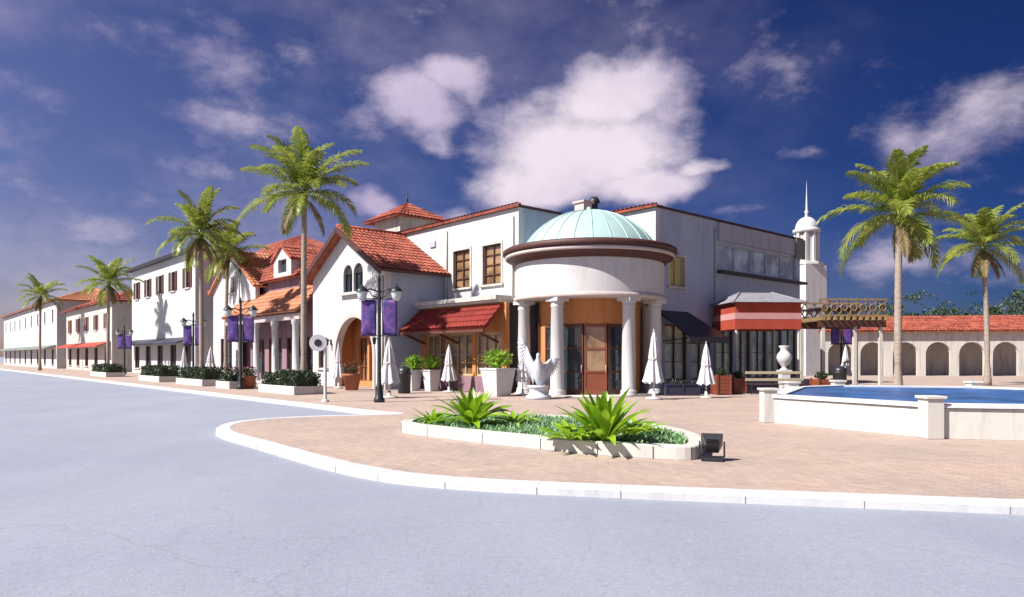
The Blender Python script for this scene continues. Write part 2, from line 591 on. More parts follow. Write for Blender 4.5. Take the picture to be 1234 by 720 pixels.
# ------------------------------------------------------------------ ground
def ground():
    mb = MB()
    R = 2500
    mb.add([(-R, -R, -.12), (R, -R, -.12), (R, R, -.12), (-R, R, -.12)], [(0, 1, 2, 3)])
    structure(mb.build('road', M['road']))
    kl = []
    for v in (190, 120, 70, 45, 30, 22, 19.0): kl.append(xy(10.8, v))
    kl += [(-3.7, 20.6), (-3.3, 20.35), (-3.9, 20.1), (-5.3, 19.7), (-6.4, 19.1), (-7.0, 18.3), (-7.15, 17.4), (-6.95, 16.4),
           (-6.37, 15.2), (-5.0, 13.55), (-3.73, 11.95), (-2.8, 10.8), (-1.96, 10.0), (-1.4, 9.6), (-.6, 9.25), (.86, 8.85), (3.97, 8.2), (5.7, 7.85),
           (9, 7.1), (14, 5.8), (22, 3.2), (40, -4), (90, -30)]
    # smooth it
    def chaikin(p):
        q = [p[0]]
        for a, b in zip(p[:-1], p[1:]):
            q.append((a[0] * .75 + b[0] * .25, a[1] * .75 + b[1] * .25))
            q.append((a[0] * .25 + b[0] * .75, a[1] * .25 + b[1] * .75))
        q.append(p[-1]); return q
    kl = chaikin(chaikin(kl))
    # inner line
    inn = []
    for i, p in enumerate(kl):
        a = Vector(kl[max(i - 1, 0)]); b = Vector(kl[min(i + 1, len(kl) - 1)])
        t = (b - a).normalized(); n = Vector((-t.y, t.x))
        inn.append((p[0] + n.x * .30, p[1] + n.y * .30))
    mb = MB(); k = len(kl)
    top = [(x, y, .0) for x, y in kl]; tin = [(x, y, .0) for x, y in inn]
    bot = [(x, y, -.13) for x, y in kl]
    cham = []
    for i, p in enumerate(kl):
        q = inn[i]; cham.append((p[0] * .9 + q[0] * .1, p[1] * .9 + q[1] * .1, 0.0))
    low = [(x, y, -.03) for x, y in kl]
    vs = bot + low + cham + tin + [(x, y, -.1) for x, y in inn]
    fs = []
    for r in range(4):
        for i in range(k - 1):
            fs.append((r * k + i, r * k + i + 1, (r + 1) * k + i + 1, (r + 1) * k + i))
    mb.add(vs, fs)
    structure(mb.build('kerb', M['kerb']))
    jm = MB(); acc = 0
    for i in range(1, k - 1):
        acc += (Vector(kl[i]) - Vector(kl[i - 1])).length
        if acc < 1.0 or abs(kl[i][0]) > 40: continue
        acc = 0
        p, q = Vector(kl[i]), Vector(inn[i])
        o_ = (p - q).normalized() * .004
        jm.bar((p.x + o_.x, p.y + o_.y, -.118), (p.x + o_.x, p.y + o_.y, -.03), .007, .01)
        jm.bar((p.x + o_.x, p.y + o_.y, -.03), (p.x * .9 + q.x * .1, p.y * .9 + q.y * .1, .003), .007, .006)
        jm.bar((p.x * .9 + q.x * .1, p.y * .9 + q.y * .1, .0), (q.x, q.y, .0), .007, .005)
    structure(jm.build('kerb_joints', M['grey']))
    poly = [(x, y, -.004) for x, y in inn] + [(400, -30, -.004), (400, 500, -.004), (-300, 500, -.004)]
    mb = MB()
    tris = tessellate_polygon([[Vector((p[0], p[1], 0)) for p in poly]])
    mb.add(poly, [tuple(t) for t in tris])
    o = mb.build('pavement', M['paver']); structure(o)
    me = o.data
    import bmesh
    bm = bmesh.new(); bm.from_mesh(me); bmesh.ops.recalc_face_normals(bm, faces=bm.faces)
    for f in bm.faces:
        if f.normal.z < 0: f.normal_flip()
    bm.to_mesh(me); bm.free()


ground()


# ------------------------------------------------------------------ building helpers (UV frame)
def rect(a0, a1, b0, b1): return [(a0, b0), (a1, b0), (a1, b1), (a0, b1)]


def lit_wall(u, outer, holes=(), t=.3):      # plate facing -u, 2D = (v, z)
    return MB().slab(outer, holes, (u, 0, 0), (0, 1, 0), (0, 0, 1), (1, 0, 0), t)


def shade_wall(v, outer, holes=(), t=.3):    # plate facing -v, 2D = (u, z)
    return MB().slab(outer, holes, (0, v, 0), (1, 0, 0), (0, 0, 1), (0, 1, 0), t)


def arch(a0, a1, z0, zs, n=14):
    r = (a1 - a0) / 2; c = (a0 + a1) / 2
    pts = [(a0, z0), (a1, z0), (a1, zs)]
    for i in range(1, n): pts.append((c + r * cos(pi * i / n), zs + r * sin(pi * i / n)))
    pts.append((a0, zs))
    return pts


def window(face, pos, a0, a1, z0, z1, parent, off, frame=M['brown'], pane=M['glassd'], nx=2, nz=3, name='window', trim=M['cream'], shutters=None, sill=True):
    """a window in the wall plane `pos`; face 'u' faces -u (2D v,z), face 'v' faces -v (2D u,z)"""
    def B(mb, a, b, c, d, d0, d1):
        if face == 'u': mb.box(pos + d0, pos + d1, a, b, c, d)
        else: mb.box(a, b, pos + d0, pos + d1, c, d)
    f = MB(); w = .07
    B(f, a0, a0 + w, z0, z1, .08, .16); B(f, a1 - w, a1, z0, z1, .08, .16)
    B(f, a0 + w, a1 - w, z1 - w, z1, .08, .16); B(f, a0 + w, a1 - w, z0, z0 + w, .08, .16)
    for i in range(1, nx):
        a = a0 + (a1 - a0) * i / nx; B(f, a - .03, a + .03, z0 + w, z1 - w, .09, .15)
    for j in range(1, nz):
        z = z0 + (z1 - z0) * j / nz; B(f, a0 + w, a1 - w, z - .02, z + .02, .095, .145)
    fo = f.build(name, frame, parent, off)
    p = MB(); B(p, a0 + .01, a1 - .01, z0 + .01, z1 - .01, .17, .19)
    p.build('pane', pane, fo)
    p_ = fo.children[0]
    for vv in p_.data.vertices: vv.co = vv.co - Vector(off)
    if trim:
        t = MB()
        B(t, a0 - .12, a0, z0, z1 + .12, -.04, .07); B(t, a1, a1 + .12, z0, z1 + .12, -.04, .07)
        B(t, a0, a1, z1, z1 + .12, -.04, .07)
        t.build('trim', trim, fo, off)
    if sill:
        t = MB(); B(t, a0 - .18, a1 + .18, z0 - .1, z0 - .002, -.12, .06)
        t.build('sill', trim or M['cream'], fo, off)
    if shutters:
        for a, b in ((a0 - .12 - (a1 - a0) / 2, a0 - .13), (a1 + .13, a1 + .12 + (a1 - a0) / 2)):
            t = MB(); B(t, a, b, z0, z1, -.05, -.002)
            k = 9
            for q in range(k):
                z = z0 + .06 + (z1 - z0 - .12) * q / k
                B(t, a + .05, b - .05, z, z + (z1 - z0) / k * .5, -.07, -.052)
            t.build('shutter', shutters, fo, off)
    return fo


# ------------------------------------------------------------------ corner building with the rotunda
def corner_building():
    bu, bv = uv(3.52, 32.0)
    off = (bu, bv, 0)
    x, y = xy(bu, bv)
    B = thing('corner_building', 'white two-storey corner building with a green domed round entrance between its wings', 'building', (x, y, 0), TH)
    HT = 8.68
    # lit left wall with two windows
    w1 = rect(28.2, 29.6, 5.2, 7.15); w2 = rect(25.75, 27.15, 5.2, 7.15)
    lit_wall(22.08, rect(24.51, 41, 0, HT), [w1, w2]).build('wall', M['white'], B, off)
    for a in (w1, w2):
        window('u', 22.08, a[0][0], a[1][0], 5.2, 7.15, B, off, M['brown'], M['glassw'], 2, 4)
    shade_wall(24.51, rect(22.38, 26.91, 0, HT)).build('wall', M['grey'], B, off)  # white wing turned from the sun, shade painted in as grey
    lit_wall(26.91, rect(20.24, 24.51, 0, HT)).build('wall', M['white'], B, off)
    # right wing, shaded face, its shade put into the grey stucco
    s0 = 26.91
    band = rect(s0 + 5.3, s0 + 13.7, 6.2, 7.55)
    yw = rect(s0 + 1.05, s0 + 2.3, 5.05, 6.5)
    g1 = rect(s0 + .7, s0 + 2.5, .5, 3.2); g2 = rect(s0 + 2.9, s0 + 4.6, .5, 3.2)
    gs = [rect(s0 + 5.2 + 1.75 * i, s0 + 6.75 + 1.75 * i, .45, 3.3) for i in range(5)]
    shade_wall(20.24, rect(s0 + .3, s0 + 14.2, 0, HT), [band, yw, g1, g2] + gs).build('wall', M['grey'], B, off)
    window('v', 20.24, yw[0][0], yw[1][0], 5.05, 6.5, B, off, M['lightwood'], M['yellow'], 2, 3)
    window('v', 20.24, band[0][0], band[1][0], 6.2, 7.55, B, off, M['grey'], M['glassb'], 5, 1, trim=None)
    for g in (g1, g2):
        window('v', 20.24, g[0][0], g[1][0], .5, 3.2, B, off, M['brown'], M['glassg'], 2, 3, trim=None)
    for g in gs:
        window('v', 20.24, g[0][0], g[1][0], .45, 3.3, B, off, M['brown'], M['glassg'], 2, 2, trim=None)
    # far walls and flat roof
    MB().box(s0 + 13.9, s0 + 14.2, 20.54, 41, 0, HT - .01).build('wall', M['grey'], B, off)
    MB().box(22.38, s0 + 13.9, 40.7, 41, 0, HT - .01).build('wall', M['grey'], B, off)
    rf = MB().box(22.38, s0 + 13.9, 24.81, 40.7, 8.2, 8.4).box(s0 + .3, s0 + 13.9, 20.54, 24.81, 8.2, 8.4).build('roof', M['cream'], B, off)
    # pink parapet panel above the band of windows
    MB().box(s0 + 5.2, s0 + 14.3, 20.10, 20.24 - .002, 7.68, 8.62).build('parapet', M['pink'], B, off)
    MB().box(s0 + 5.1, s0 + 14.4, 19.86, 20.24 - .002, 5.98, 6.12).build('ledge', M['dark'], B, off)
    MB().box(s0 + 13.3, s0 + 14.42, 20.0, 20.1 - .002, 7.5, 8.66).build('pilaster_cap', M['verd'], B, off)
    # lower stepped back end of the wing
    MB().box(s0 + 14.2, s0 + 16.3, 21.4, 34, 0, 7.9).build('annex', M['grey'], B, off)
    # copings
    cp = MB()
    cp.box(21.93, 22.5, 24.36, 41.1, HT, HT + .10)
    cp.box(22.5, 26.76, 24.36, 24.93, HT, HT + .10)
    cp.box(26.76, 27.33, 20.09, 24.36, HT, HT + .10)
    cp.box(27.33, s0 + 14.35, 20.09, 20.66, HT, HT + .08)
    cp.build('coping', M['eave'], B, off)
    t = MB()
    t.tiles((21.86, 24.3, HT + .11), (21.86, 41, HT + .11), (22.3, 24.6, HT + .26), (22.3, 41, HT + .26), .26, .24, .04)
    t.tiles((26.7, 20.05, HT + .11), (26.7, 24.3, HT + .11), (27.1, 20.3, HT + .26), (27.1, 24.3, HT + .26), .26, .24, .04)
    t.build('coping_tiles', M['tile'], B, off)

    # porch storefront between the rotunda and the gabled house
    hol = [rect(24.0, 25.9, .75, 2.75), rect(26.15, 28.05, .75, 2.75), rect(28.3, 30.0, .75, 2.75)]
    lit_wall(20.6, rect(23.7, 30.38, 0, 4.1), hol, .2).build('storefront_wall', M['orange'], B, off)
    MB().box(20.54, 20.598, 23.7, 30.38, 0, .72).build('storefront_base', M['purple'], B, off)
    for h in hol:
        window('u', 20.6, h[0][0], h[1][0], .75, 2.75, B, off, M['lightwood'], M['glassw'], 3, 2, trim=None, sill=False)
    MB().box(20.3, 22.078, 23.9, 30.38, 4.102, 4.22).box(20.15, 22.078, 23.9, 30.38, 4.222, 4.42).build('porch_ledge', M['cream'], B, off)
    MB().tiles((19.25, 23.6, 2.95), (19.25, 30.36, 2.95), (20.5, 23.9, 4.0), (20.5, 30.36, 4.0), .26, .38).build('porch_roof', M['redawn'], B, off)
    MB().box(19.18, 19.3, 23.6, 30.36, 2.72, 2.86).build('porch_beam', M['brown'], B, off)
    for v in (24.2, 27.2, 30.0):
        MB().bar((20.55, v, 2.3), (19.25, v, 2.8), .08, .1).build('bracket', M['brown'], B, off)

    # rotunda ------------------------------------------------
    cx, cy = bu, bv
    def pol(deg, r):
        a = radians(deg); u, v = uv(3.52 + r * sin(a), 32 - r * cos(a)); return u, v
    MB().lathe([(3.35, 4.3), (3.35, 5.78)], cx, cy, 96).build('drum', M['white'], B, off)
    MB().lathe([(2.3, 4.12), (3.42, 4.12), (3.45, 4.16), (3.45, 4.28), (3.36, 4.32)], cx, cy, 96).build('drum_moulding', M['cornice'], B, off)
    MB().lathe([(3.355, 5.74), (3.44, 5.76), (3.46, 5.88), (3.74, 5.97), (3.77, 6.0)], cx, cy, 96).build('soffit', M['eave'], B, off)  # dark colour paints in the shadow under the cornice
    cor = MB().lathe([(3.77, 6.002), (3.82, 6.02), (3.84, 6.05), (3.84, 6.15), (3.6, 6.17)], cx, cy, 96).build('cornice', M['cornice'], B, off)
    MB().lathe([(3.6, 6.175), (3.86, 6.18), (3.92, 6.21), (3.92, 6.39), (3.82, 6.45), (3.0, 6.54)], cx, cy, 96).build('gutter', M['eave'], B, off)
    R = 3.52; prof = []
    b = 3.08; h = 1.82; R = (b * b + h * h) / (2 * h)
    a0 = math.asin(b / R)
    for i in range(19):
        a = a0 * (1 - i / 18)
        prof.append((max(R * sin(a), .001), 6.45 + h - R + R * cos(a)))
    dm = MB().lathe([(3.12, 6.42)] + prof, cx, cy, 96)
    for k in range(24):
        a = 2 * pi * k / 24
        pts = [(cx + (r + .005) * cos(a), cy + (r + .005) * sin(a), z + .012) for r, z in prof[:-1]]
        dm.tube(pts, .022, 5)
    dm.build('dome', M['dome'], B, off)
    MB().lathe([(.16, 8.22), (.2, 8.3), (.1, 8.36), (.12, 8.42), (0.001, 8.5)], cx, cy, 16).build('dome_cap', M['dome'], B, off)
    # inner wall
    iw = MB(); r = 2.3
    a_front = radians(-90) - TH
    def arc(x0, x1, z0, z1, rr=2.3, t=.12):
        iw.lathe([(rr, z0), (rr, z1)], cx, cy, 24, a_front + radians(x0), a_front + radians(x1))
    arc(-150, -62, 0, 4.12); arc(38, 150, 0, 4.12); arc(-62, 38, 3.05, 4.12)
    iw.build('inner_wall', M['orange'], B, off)
    MB().cyl(cx, cy, 0.0, .03, 3.45, n=64).build('entrance_floor', M['stone'], B, off)
    # tall pale windows on the inner wall, left side
    for d in (-84,):
        u, v = pol(d, 2.33)
        w = MB(); t1 = radians(d)
        ex = Vector((*[p for p in uv(cos(t1), sin(t1))], 0)); en = Vector((*uv(sin(t1), -cos(t1)), 0))
        w.slab(rect(-.34, .34, .6, 3.3), [rect(-.27, -.03, .67, 1.9), rect(.03, .27, .67, 1.9), rect(-.27, -.03, 2.0, 3.2), rect(.03, .27, 2.0, 3.2)], (u, v, 0), ex, (0, 0, 1), en, .06)
        wo = w.build('window', M['brown'], B, off)
        MB().slab(rect(-.3, .3, .62, 3.25), [], (u, v, 0), ex, (0, 0, 1), -en, .02).build('pane', M['glassw'], wo, off)
    # doors: four leaves in a faceted bow
    segs = [(-62, -37, 0), (-37, -12, 0), (-12, 13, 1), (13, 38, 0)]
    for a, b_, red in segs:
        p0 = Vector((*pol(a, 2.3), 0)); p1 = Vector((*pol(b_, 2.3), 0))
        ex = (p1 - p0); L_ = ex.length; ex.normalize(); en = Vector((ex.y, -ex.x, 0))
        m_ = .09
        holes = [rect(m_, L_ - m_, 1.05, 1.95), rect(m_, L_ - m_, 2.03, 2.9)]
        lo = [rect(m_, L_ - m_, .25, .97)]
        d = MB().slab(rect(.015, L_ - .015, .03, 3.04), holes + lo, p0, ex, (0, 0, 1), en, .06)
        do = d.build('door', M['redwood'] if red else M['brown'], B, off)
        MB().slab(rect(.03, L_ - .03, 1.0, 2.95), [], p0 + en * .02, ex, (0, 0, 1), en, .01).build('pane', M['glassw'] if red else M['glassd'], do, off)
        MB().slab(rect(.03, L_ - .03, .1, 1.0), [], p0 + en * .025, ex, (0, 0, 1), en, .01).build('panel', M['redwood'] if red else M['glassd'], do, off)
        hp = p0 + ex * (L_ - .07) + en * .1
        MB().tube([hp + Vector((0, 0, .95)), hp + Vector((0, 0, 1.3))], .015, 6).build('handle', M['cornice'], do, off)
    # columns
    for d in (-80, -32.5, 26.7, 66, 110):
        u, v = pol(d, 3.02)
        c = MB()
        c.lathe([(0, 0), (.36, 0), (.36, .10), (.33, .13), (.345, .18), (.33, .24), (.295, .27), (.285, .3), (.29, 1.3), (.255, 3.72), (.28, 3.75), (.28, 3.8), (.26, 3.83), (.29, 3.93), (.34, 3.96)], u, v, 28)
        c.box(u - .35, u + .35, v - .35, v + .35, 3.965, 4.118)
        c.build('column', M['white'], B, off)
    # dark awning on the right wing
    aw = MB()
    P = [(26.95, 20.22, 3.85), (29.5, 20.22, 3.85), (29.5, 18.0, 2.55), (26.4, 18.0, 2.55)]
    q = [(a, b_, c - .06) for a, b_, c in P]
    aw.add(P + q, [(0, 1, 2, 3), (7, 6, 5, 4), (0, 4, 5, 1), (1, 5, 6, 2), (2, 6, 7, 3), (3, 7, 4, 0)])
    aw.box(26.4, 29.5, 17.97, 18.0, 2.28, 2.54)
    ao = aw.build('awning', M['navy'], B, off)
    for u in (26.6, 29.4):
        MB().bar((u, 20.2, 2.3), (u, 18.1, 2.5), .04, .04).build('awning_arm', M['black'], ao, off)
    # downpipe, wall lamps
    MB().tube([(s0 + 4.95, 20.16, 0), (s0 + 4.95, 20.16, 8.3)], .05, 8).build('downpipe', M['cream'], B, off)

    MB().tube([(22.02, 30.15, 4.45), (22.02, 30.15, 8.3)], .05, 8).tube([(22.02, 24.85, 4.45), (22.02, 24.85, 8.3)], .05, 8).build('downpipe', M['cream'], B, off)
    for u in (s0 + 2.7, s0 + 4.8):
        wl = MB().box(u - .05, u + .05, 20.14, 20.238, 3.0, 3.3).bar((u, 20.16, 3.25), (u, 19.98, 3.3), .03, .03).lathe([(.001, 3.0), (.06, 3.02), (.09, 3.24), (.12, 3.26), (.001, 3.38)], u, 19.96, 8)
        wl.build('wall_lamp', M['black'], B, off)
    MB().box(22.0, 22.078, 31.2, 31.7, 7.6, 7.9).build('wall_vent', M['grey'], B, off)
    # small tower with a hipped roof on the left wing
    tu, tv = 24.2, 37.3
    tw = 1.45
    MB().box(tu - tw, tu + tw, tv - tw, tv + tw, 8.4, 10.1).build('turret', M['cream'], B, off)
    t = MB(); e = 2.0
    c4 = [(tu - e, tv - e), (tu + e, tv - e), (tu + e, tv + e), (tu - e, tv + e)]
    for i in range(4):
        a, b_ = c4[i], c4[(i + 1) % 4]
        t.tiles((*a, 10.05), (*b_, 10.05), (tu, tv, 11.25), (tu + .001, tv, 11.25), .28, .4, .04)
    t.build('turret_roof', M['tile'], B, off)
    MB().lathe([(.12, 11.2), (.06, 11.4), (.09, 11.48), (.03, 11.6), (.02, 12.0), (0.001, 12.1)], tu, tv, 10).build('finial', M['dark'], B, off)
    # chimney group seen above the dome
    ux, vx = uv(*at(703, 36.5))
    ch = MB().box(ux - .32, ux + .32, vx - .32, vx + .32, 8.4, 9.6).box(ux - .4, ux + .4, vx - .4, vx + .4, 9.602, 9.7)
    ch.build('chimney', M['cornice'], B, off)
    ux, vx = uv(*at(716, 36.8))
    ch = MB().cyl(ux, vx, 8.4, 9.75, .19, n=12).lathe([(.3, 9.72), (.3, 9.8), (.18, 10.0), (0.001, 10.02)], ux, vx, 12)
    ch.build('vent_pipe', M['dark'], B, off)
    ux, vx = uv(*at(708, 36.7))
    MB().box(ux - .25, ux + .25, vx - .12, vx + .12, 9.3, 9.55).build('vent_duct', M['dark'], B, off)


corner_building()


# ------------------------------------------------------------------ gabled house
def gabled_house():
    off = (18.42, 34.4, 0)
    G = thing('gabled_house', 'white gabled house with red tile roof and wide orange arched entrance', 'house', (*xy(18.42, 34.4), 0), TH)
    wins = [arch(32.6, 33.6, 5.05, 6.1, 8), arch(33.72, 34.72, 5.05, 6.1, 8)]
    ar = arch(31.55, 35.55, 0, 1.75, 20)
    outer = [(30.4, 0), (31.55, 0)] + [p for p in reversed(ar[2:])] + [(35.55, 0), (38.4, 0), (38.4, 6.2), (34.4, 8.53), (30.4, 6.2)]
    # ar[2:] runs from right spring over the arc to left spring
    outer = [(30.4, 0), (31.55, 0), (31.55, 1.75)] + [p for p in reversed(ar[3:-1])] + [(35.55, 1.75), (35.55, 0), (38.4, 0), (38.4, 6.2), (34.4, 8.53), (30.4, 6.2)]
    lit_wall(18.42, outer, wins + [rect(36.6, 37.6, 1.0, 2.4)], .35).build('wall', M['white'], G, off)
    shade_wall(30.4, rect(18.77, 26, 0, 6.2)).build('wall', M['grey'], G, off)  # side of the white house, grey colour carries its shade
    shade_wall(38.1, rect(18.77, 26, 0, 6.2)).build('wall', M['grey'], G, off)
    # archway reveal, rim and inner wall
    rim = MB()
    n = 20
    for i in range(n):
        for (ra, rb, d0, d1, last) in ((2.0, 2.22, -.06, -.002, 0),):
            a, b = pi * i / n, pi * (i + 1) / n
            pts = [(33.55 + r * cos(t), 1.75 + r * sin(t)) for r, t in ((ra, a), (rb, a), (rb, b), (ra, b))]
            rim.slab(pts, [], (18.42 - .06, 0, 0), (0, 1, 0), (0, 0, 1), (1, 0, 0), .058)
    rim.box(18.36, 18.418, 31.33, 31.55, 0, 1.75).box(18.36, 18.418, 35.55, 35.77, 0, 1.75)
    rim.build('arch_trim', M['cornice'], G, off)
    hol = [rect(32.0, 32.9, .3, 2.7), rect(33.1, 34.0, .3, 2.7), rect(34.2, 35.1, .3, 2.7)]
    lit_wall(19.6, rect(31.0, 36.1, 0, 4.2), hol, .15).build('inner_wall', M['orange'], G, off)
    MB().box(18.77, 19.598, 30.95, 31.2, 0, 4.2).box(18.77, 19.598, 35.9, 36.1, 0, 4.2).box(18.77, 19.598, 31.2, 35.9, 4.0, 4.2).build('passage_wall', M['orange'], G, off)
    for i, h in enumerate(hol):
        window('u', 19.6, h[0][0], h[1][0], .3, 2.7, G, off, M['redwood'], M['glassw'], 2, 3, name='door', trim=None, sill=False)
    for c in (33.1, 34.22):
        f = MB().slab(arch(c - .499, c + .499, 5.051, 6.1, 8), [rect(c - .42, c - .03, 5.13, 6.1), rect(c + .03, c + .42, 5.13, 6.1)], (18.54, 0, 0), (0, 1, 0), (0, 0, 1), (1, 0, 0), .06)
        fo = f.build('window', M['dark'], G, off)
        MB().slab(arch(c - .48, c + .48, 5.07, 6.1, 8), [], (18.62, 0, 0), (0, 1, 0), (0, 0, 1), (1, 0, 0), .02).build('pane', M['glassd'], fo, off)
    MB().box(18.18, 18.418, 32.5, 34.9, 4.95, 5.08).build('sill', M['stone'], G, off)
    window('u', 18.42, 36.6, 37.6, 1.0, 2.4, G, off, M['brown'], M['glassd'], 2, 2)
    for v in (31.0, 36.1):
        MB().box(18.36, 18.418, v - .06, v + .06, 2.3, 2.6).bar((18.38, v, 2.55), (18.2, v, 2.62), .03, .03).lathe([(.001, 2.25), (.07, 2.28), (.1, 2.52), (.13, 2.54), (.001, 2.68)], 18.16, v, 8).build('wall_lamp', M['black'], G, off)
    MB().tube([(18.36, 30.55, 0.1), (18.36, 30.55, 5.7)], .045, 8).build('downpipe', M['cream'], G, off)
    # roof
    ov = .55; k = 2.33 / 4.0
    t = MB()
    t.tiles((18.42 - ov, 30.4 - ov, 6.28 - ov * k), (22.07, 30.4 - ov, 6.28 - ov * k), (18.42 - ov, 34.4, 8.62), (22.07, 34.4, 8.62))
    t.tiles((18.42 - ov, 38.4 + ov, 6.28 - ov * k), (22.07, 38.4 + ov, 6.28 - ov * k), (18.42 - ov, 34.4, 8.62), (22.07, 34.4, 8.62))
    t.tube([(18.42 - ov, 34.4, 8.66), (22.07, 34.4, 8.66)], .12, 8)
    t.build('roof', M['tile'], G, off)
    bb = MB()
    for s, v0 in ((1, 30.4 - ov), (-1, 38.4 + ov)):
        a = (18.42 - ov - .03, v0, 6.12 - ov * k); b = (18.42 - ov - .03, 34.4, 8.46)
        bb.bar(a, b, .08, .26)
    bb.build('bargeboard', M['eave'], G, off)
    MB().box(18.0, 22.05, 30.4 - ov - .08, 30.4 - ov, 5.82, 5.96).build('gutter', M['eave'], G, off)


gabled_house()


# ------------------------------------------------------------------ arcaded shop row
def shop_row():
    off = (19, 48, 0)
    H = thing('shop_building', 'long building with orange tiled porch, white columns and a white front gable', 'building', (*xy(19, 48), 0), TH)
    hol = [rect(39.2 + 2.9 * i, 41.4 + 2.9 * i, .5, 2.9) for i in range(4)]
    lit_wall(19.4, rect(38.75, 58, 0, 6.75), hol, .3).build('wall', M['purple'], H, off)
    for h in hol:
        window('u', 19.4, h[0][0], h[1][0], .5, 2.9, H, off, M['brown'], M['glassd'], 3, 2, trim=None, sill=False)
    shade_wall(38.75, rect(19.7, 26, 0, 6.7), [], .3).build('wall', M['white'], H, off)
    shade_wall(57.7, rect(19.7, 26, 0, 6.7), [], .3).build('wall', M['white'], H, off)
    MB().box(25.7, 26.0, 39.05, 57.7, 0, 6.7).build('wall', M['white'], H, off)
    # gable
    gab = [(50.9, 0), (56.2, 0), (56.2, 6.75), (52, 9.35), (47.8, 6.63), (47.8, 5.6), (50.9, 5.6)]
    lit_wall(18.7, gab, [rect(51.5, 52.5, 6.3, 7.5), rect(52.2, 54.6, .6, 3.0)], .3).build('gable_wall', M['white'], H, off)
    window('u', 18.7, 51.5, 52.5, 6.3, 7.5, H, off, M['pot'], M['glassd'], 2, 2, trim=None)
    window('u', 18.7, 52.2, 54.6, .6, 3.0, H, off, M['brown'], M['glassd'], 3, 2, trim=None)
    t = MB(); k = 2.6 / 4.2
    t.tiles((18.4, 47.4, 6.5), (21.5, 47.4, 6.5), (18.4, 52, 9.42), (21.5, 52, 9.42))
    t.tiles((18.4, 56.6, 6.5), (21.5, 56.6, 6.5), (18.4, 52, 9.42), (21.5, 52, 9.42))
    t.build('gable_roof', M['tile_orange'], H, off)
    # main hipped roof
    t = MB(); e = 6.7; r = 10.55
    t.tiles((18.9, 38.7, e), (18.9, 58.4, e), (22.5, 49.0, r), (22.5, 55.2, r))
    t.tiles((26.4, 38.7, e), (26.4, 58.4, e), (22.5, 49.0, r), (22.5, 55.2, r), .5, .8)
    t.tiles((18.9, 38.7, e), (26.4, 38.7, e), (22.5, 49.0, r), (22.501, 49.0, r))
    t.tiles((18.9, 58.4, e), (26.4, 58.4, e), (22.5, 55.2, r), (22.501, 55.2, r), .5, .8)
    t.build('roof', M['tile'], H, off)
    # dormer
    d = MB().slab([(42.6, 6.8), (45.3, 6.8), (45.3, 8.0), (43.95, 8.85), (42.6, 8.0)], [rect(43.3, 44.6, 7.1, 7.95)], (18.95, 0, 0), (0, 1, 0), (0, 0, 1), (1, 0, 0), 1.6)
    do = d.build('dormer', M['white'], H, off)
    MB().box(19.2, 19.22, 43.28, 44.62, 7.08, 7.97).build('pane', M['glassd'], do, off)
    t = MB()
    t.tiles((18.8, 42.35, 7.90), (21.0, 42.35, 7.90), (18.8, 43.95, 8.92), (21.0, 43.95, 8.92), .25, .4, .03)
    t.tiles((18.8, 45.55, 7.90), (21.0, 45.55, 7.90), (18.8, 43.95, 8.92), (21.0, 43.95, 8.92), .25, .4, .03)
    t.build('dormer_roof', M['tile'], do, off)
    # porch
    MB().tiles((17.45, 38.8, 4.35), (17.45, 50.8, 4.35), (19.38, 38.8, 6.05), (19.38, 50.8, 6.05)).build('porch_roof', M['tile_orange'], H, off)
    MB().box(17.75, 18.05, 38.8, 50.8, 3.85, 4.2).build('porch_beam', M['cornice'], H, off)
    for v in (39.6, 42.6, 45.6, 48.7):
        c = MB().lathe([(.26, 0), (.26, .15), (.2, .2), (.19, 3.5), (.25, 3.6), (.25, 3.848)], 17.9, v, 16)
        c.build('column', M['white'], H, off)
    MB().box(17.5, 19.4, 38.8, 50.8, 0, .08).build('porch_floor', M['stone'], H, off)


shop_row()


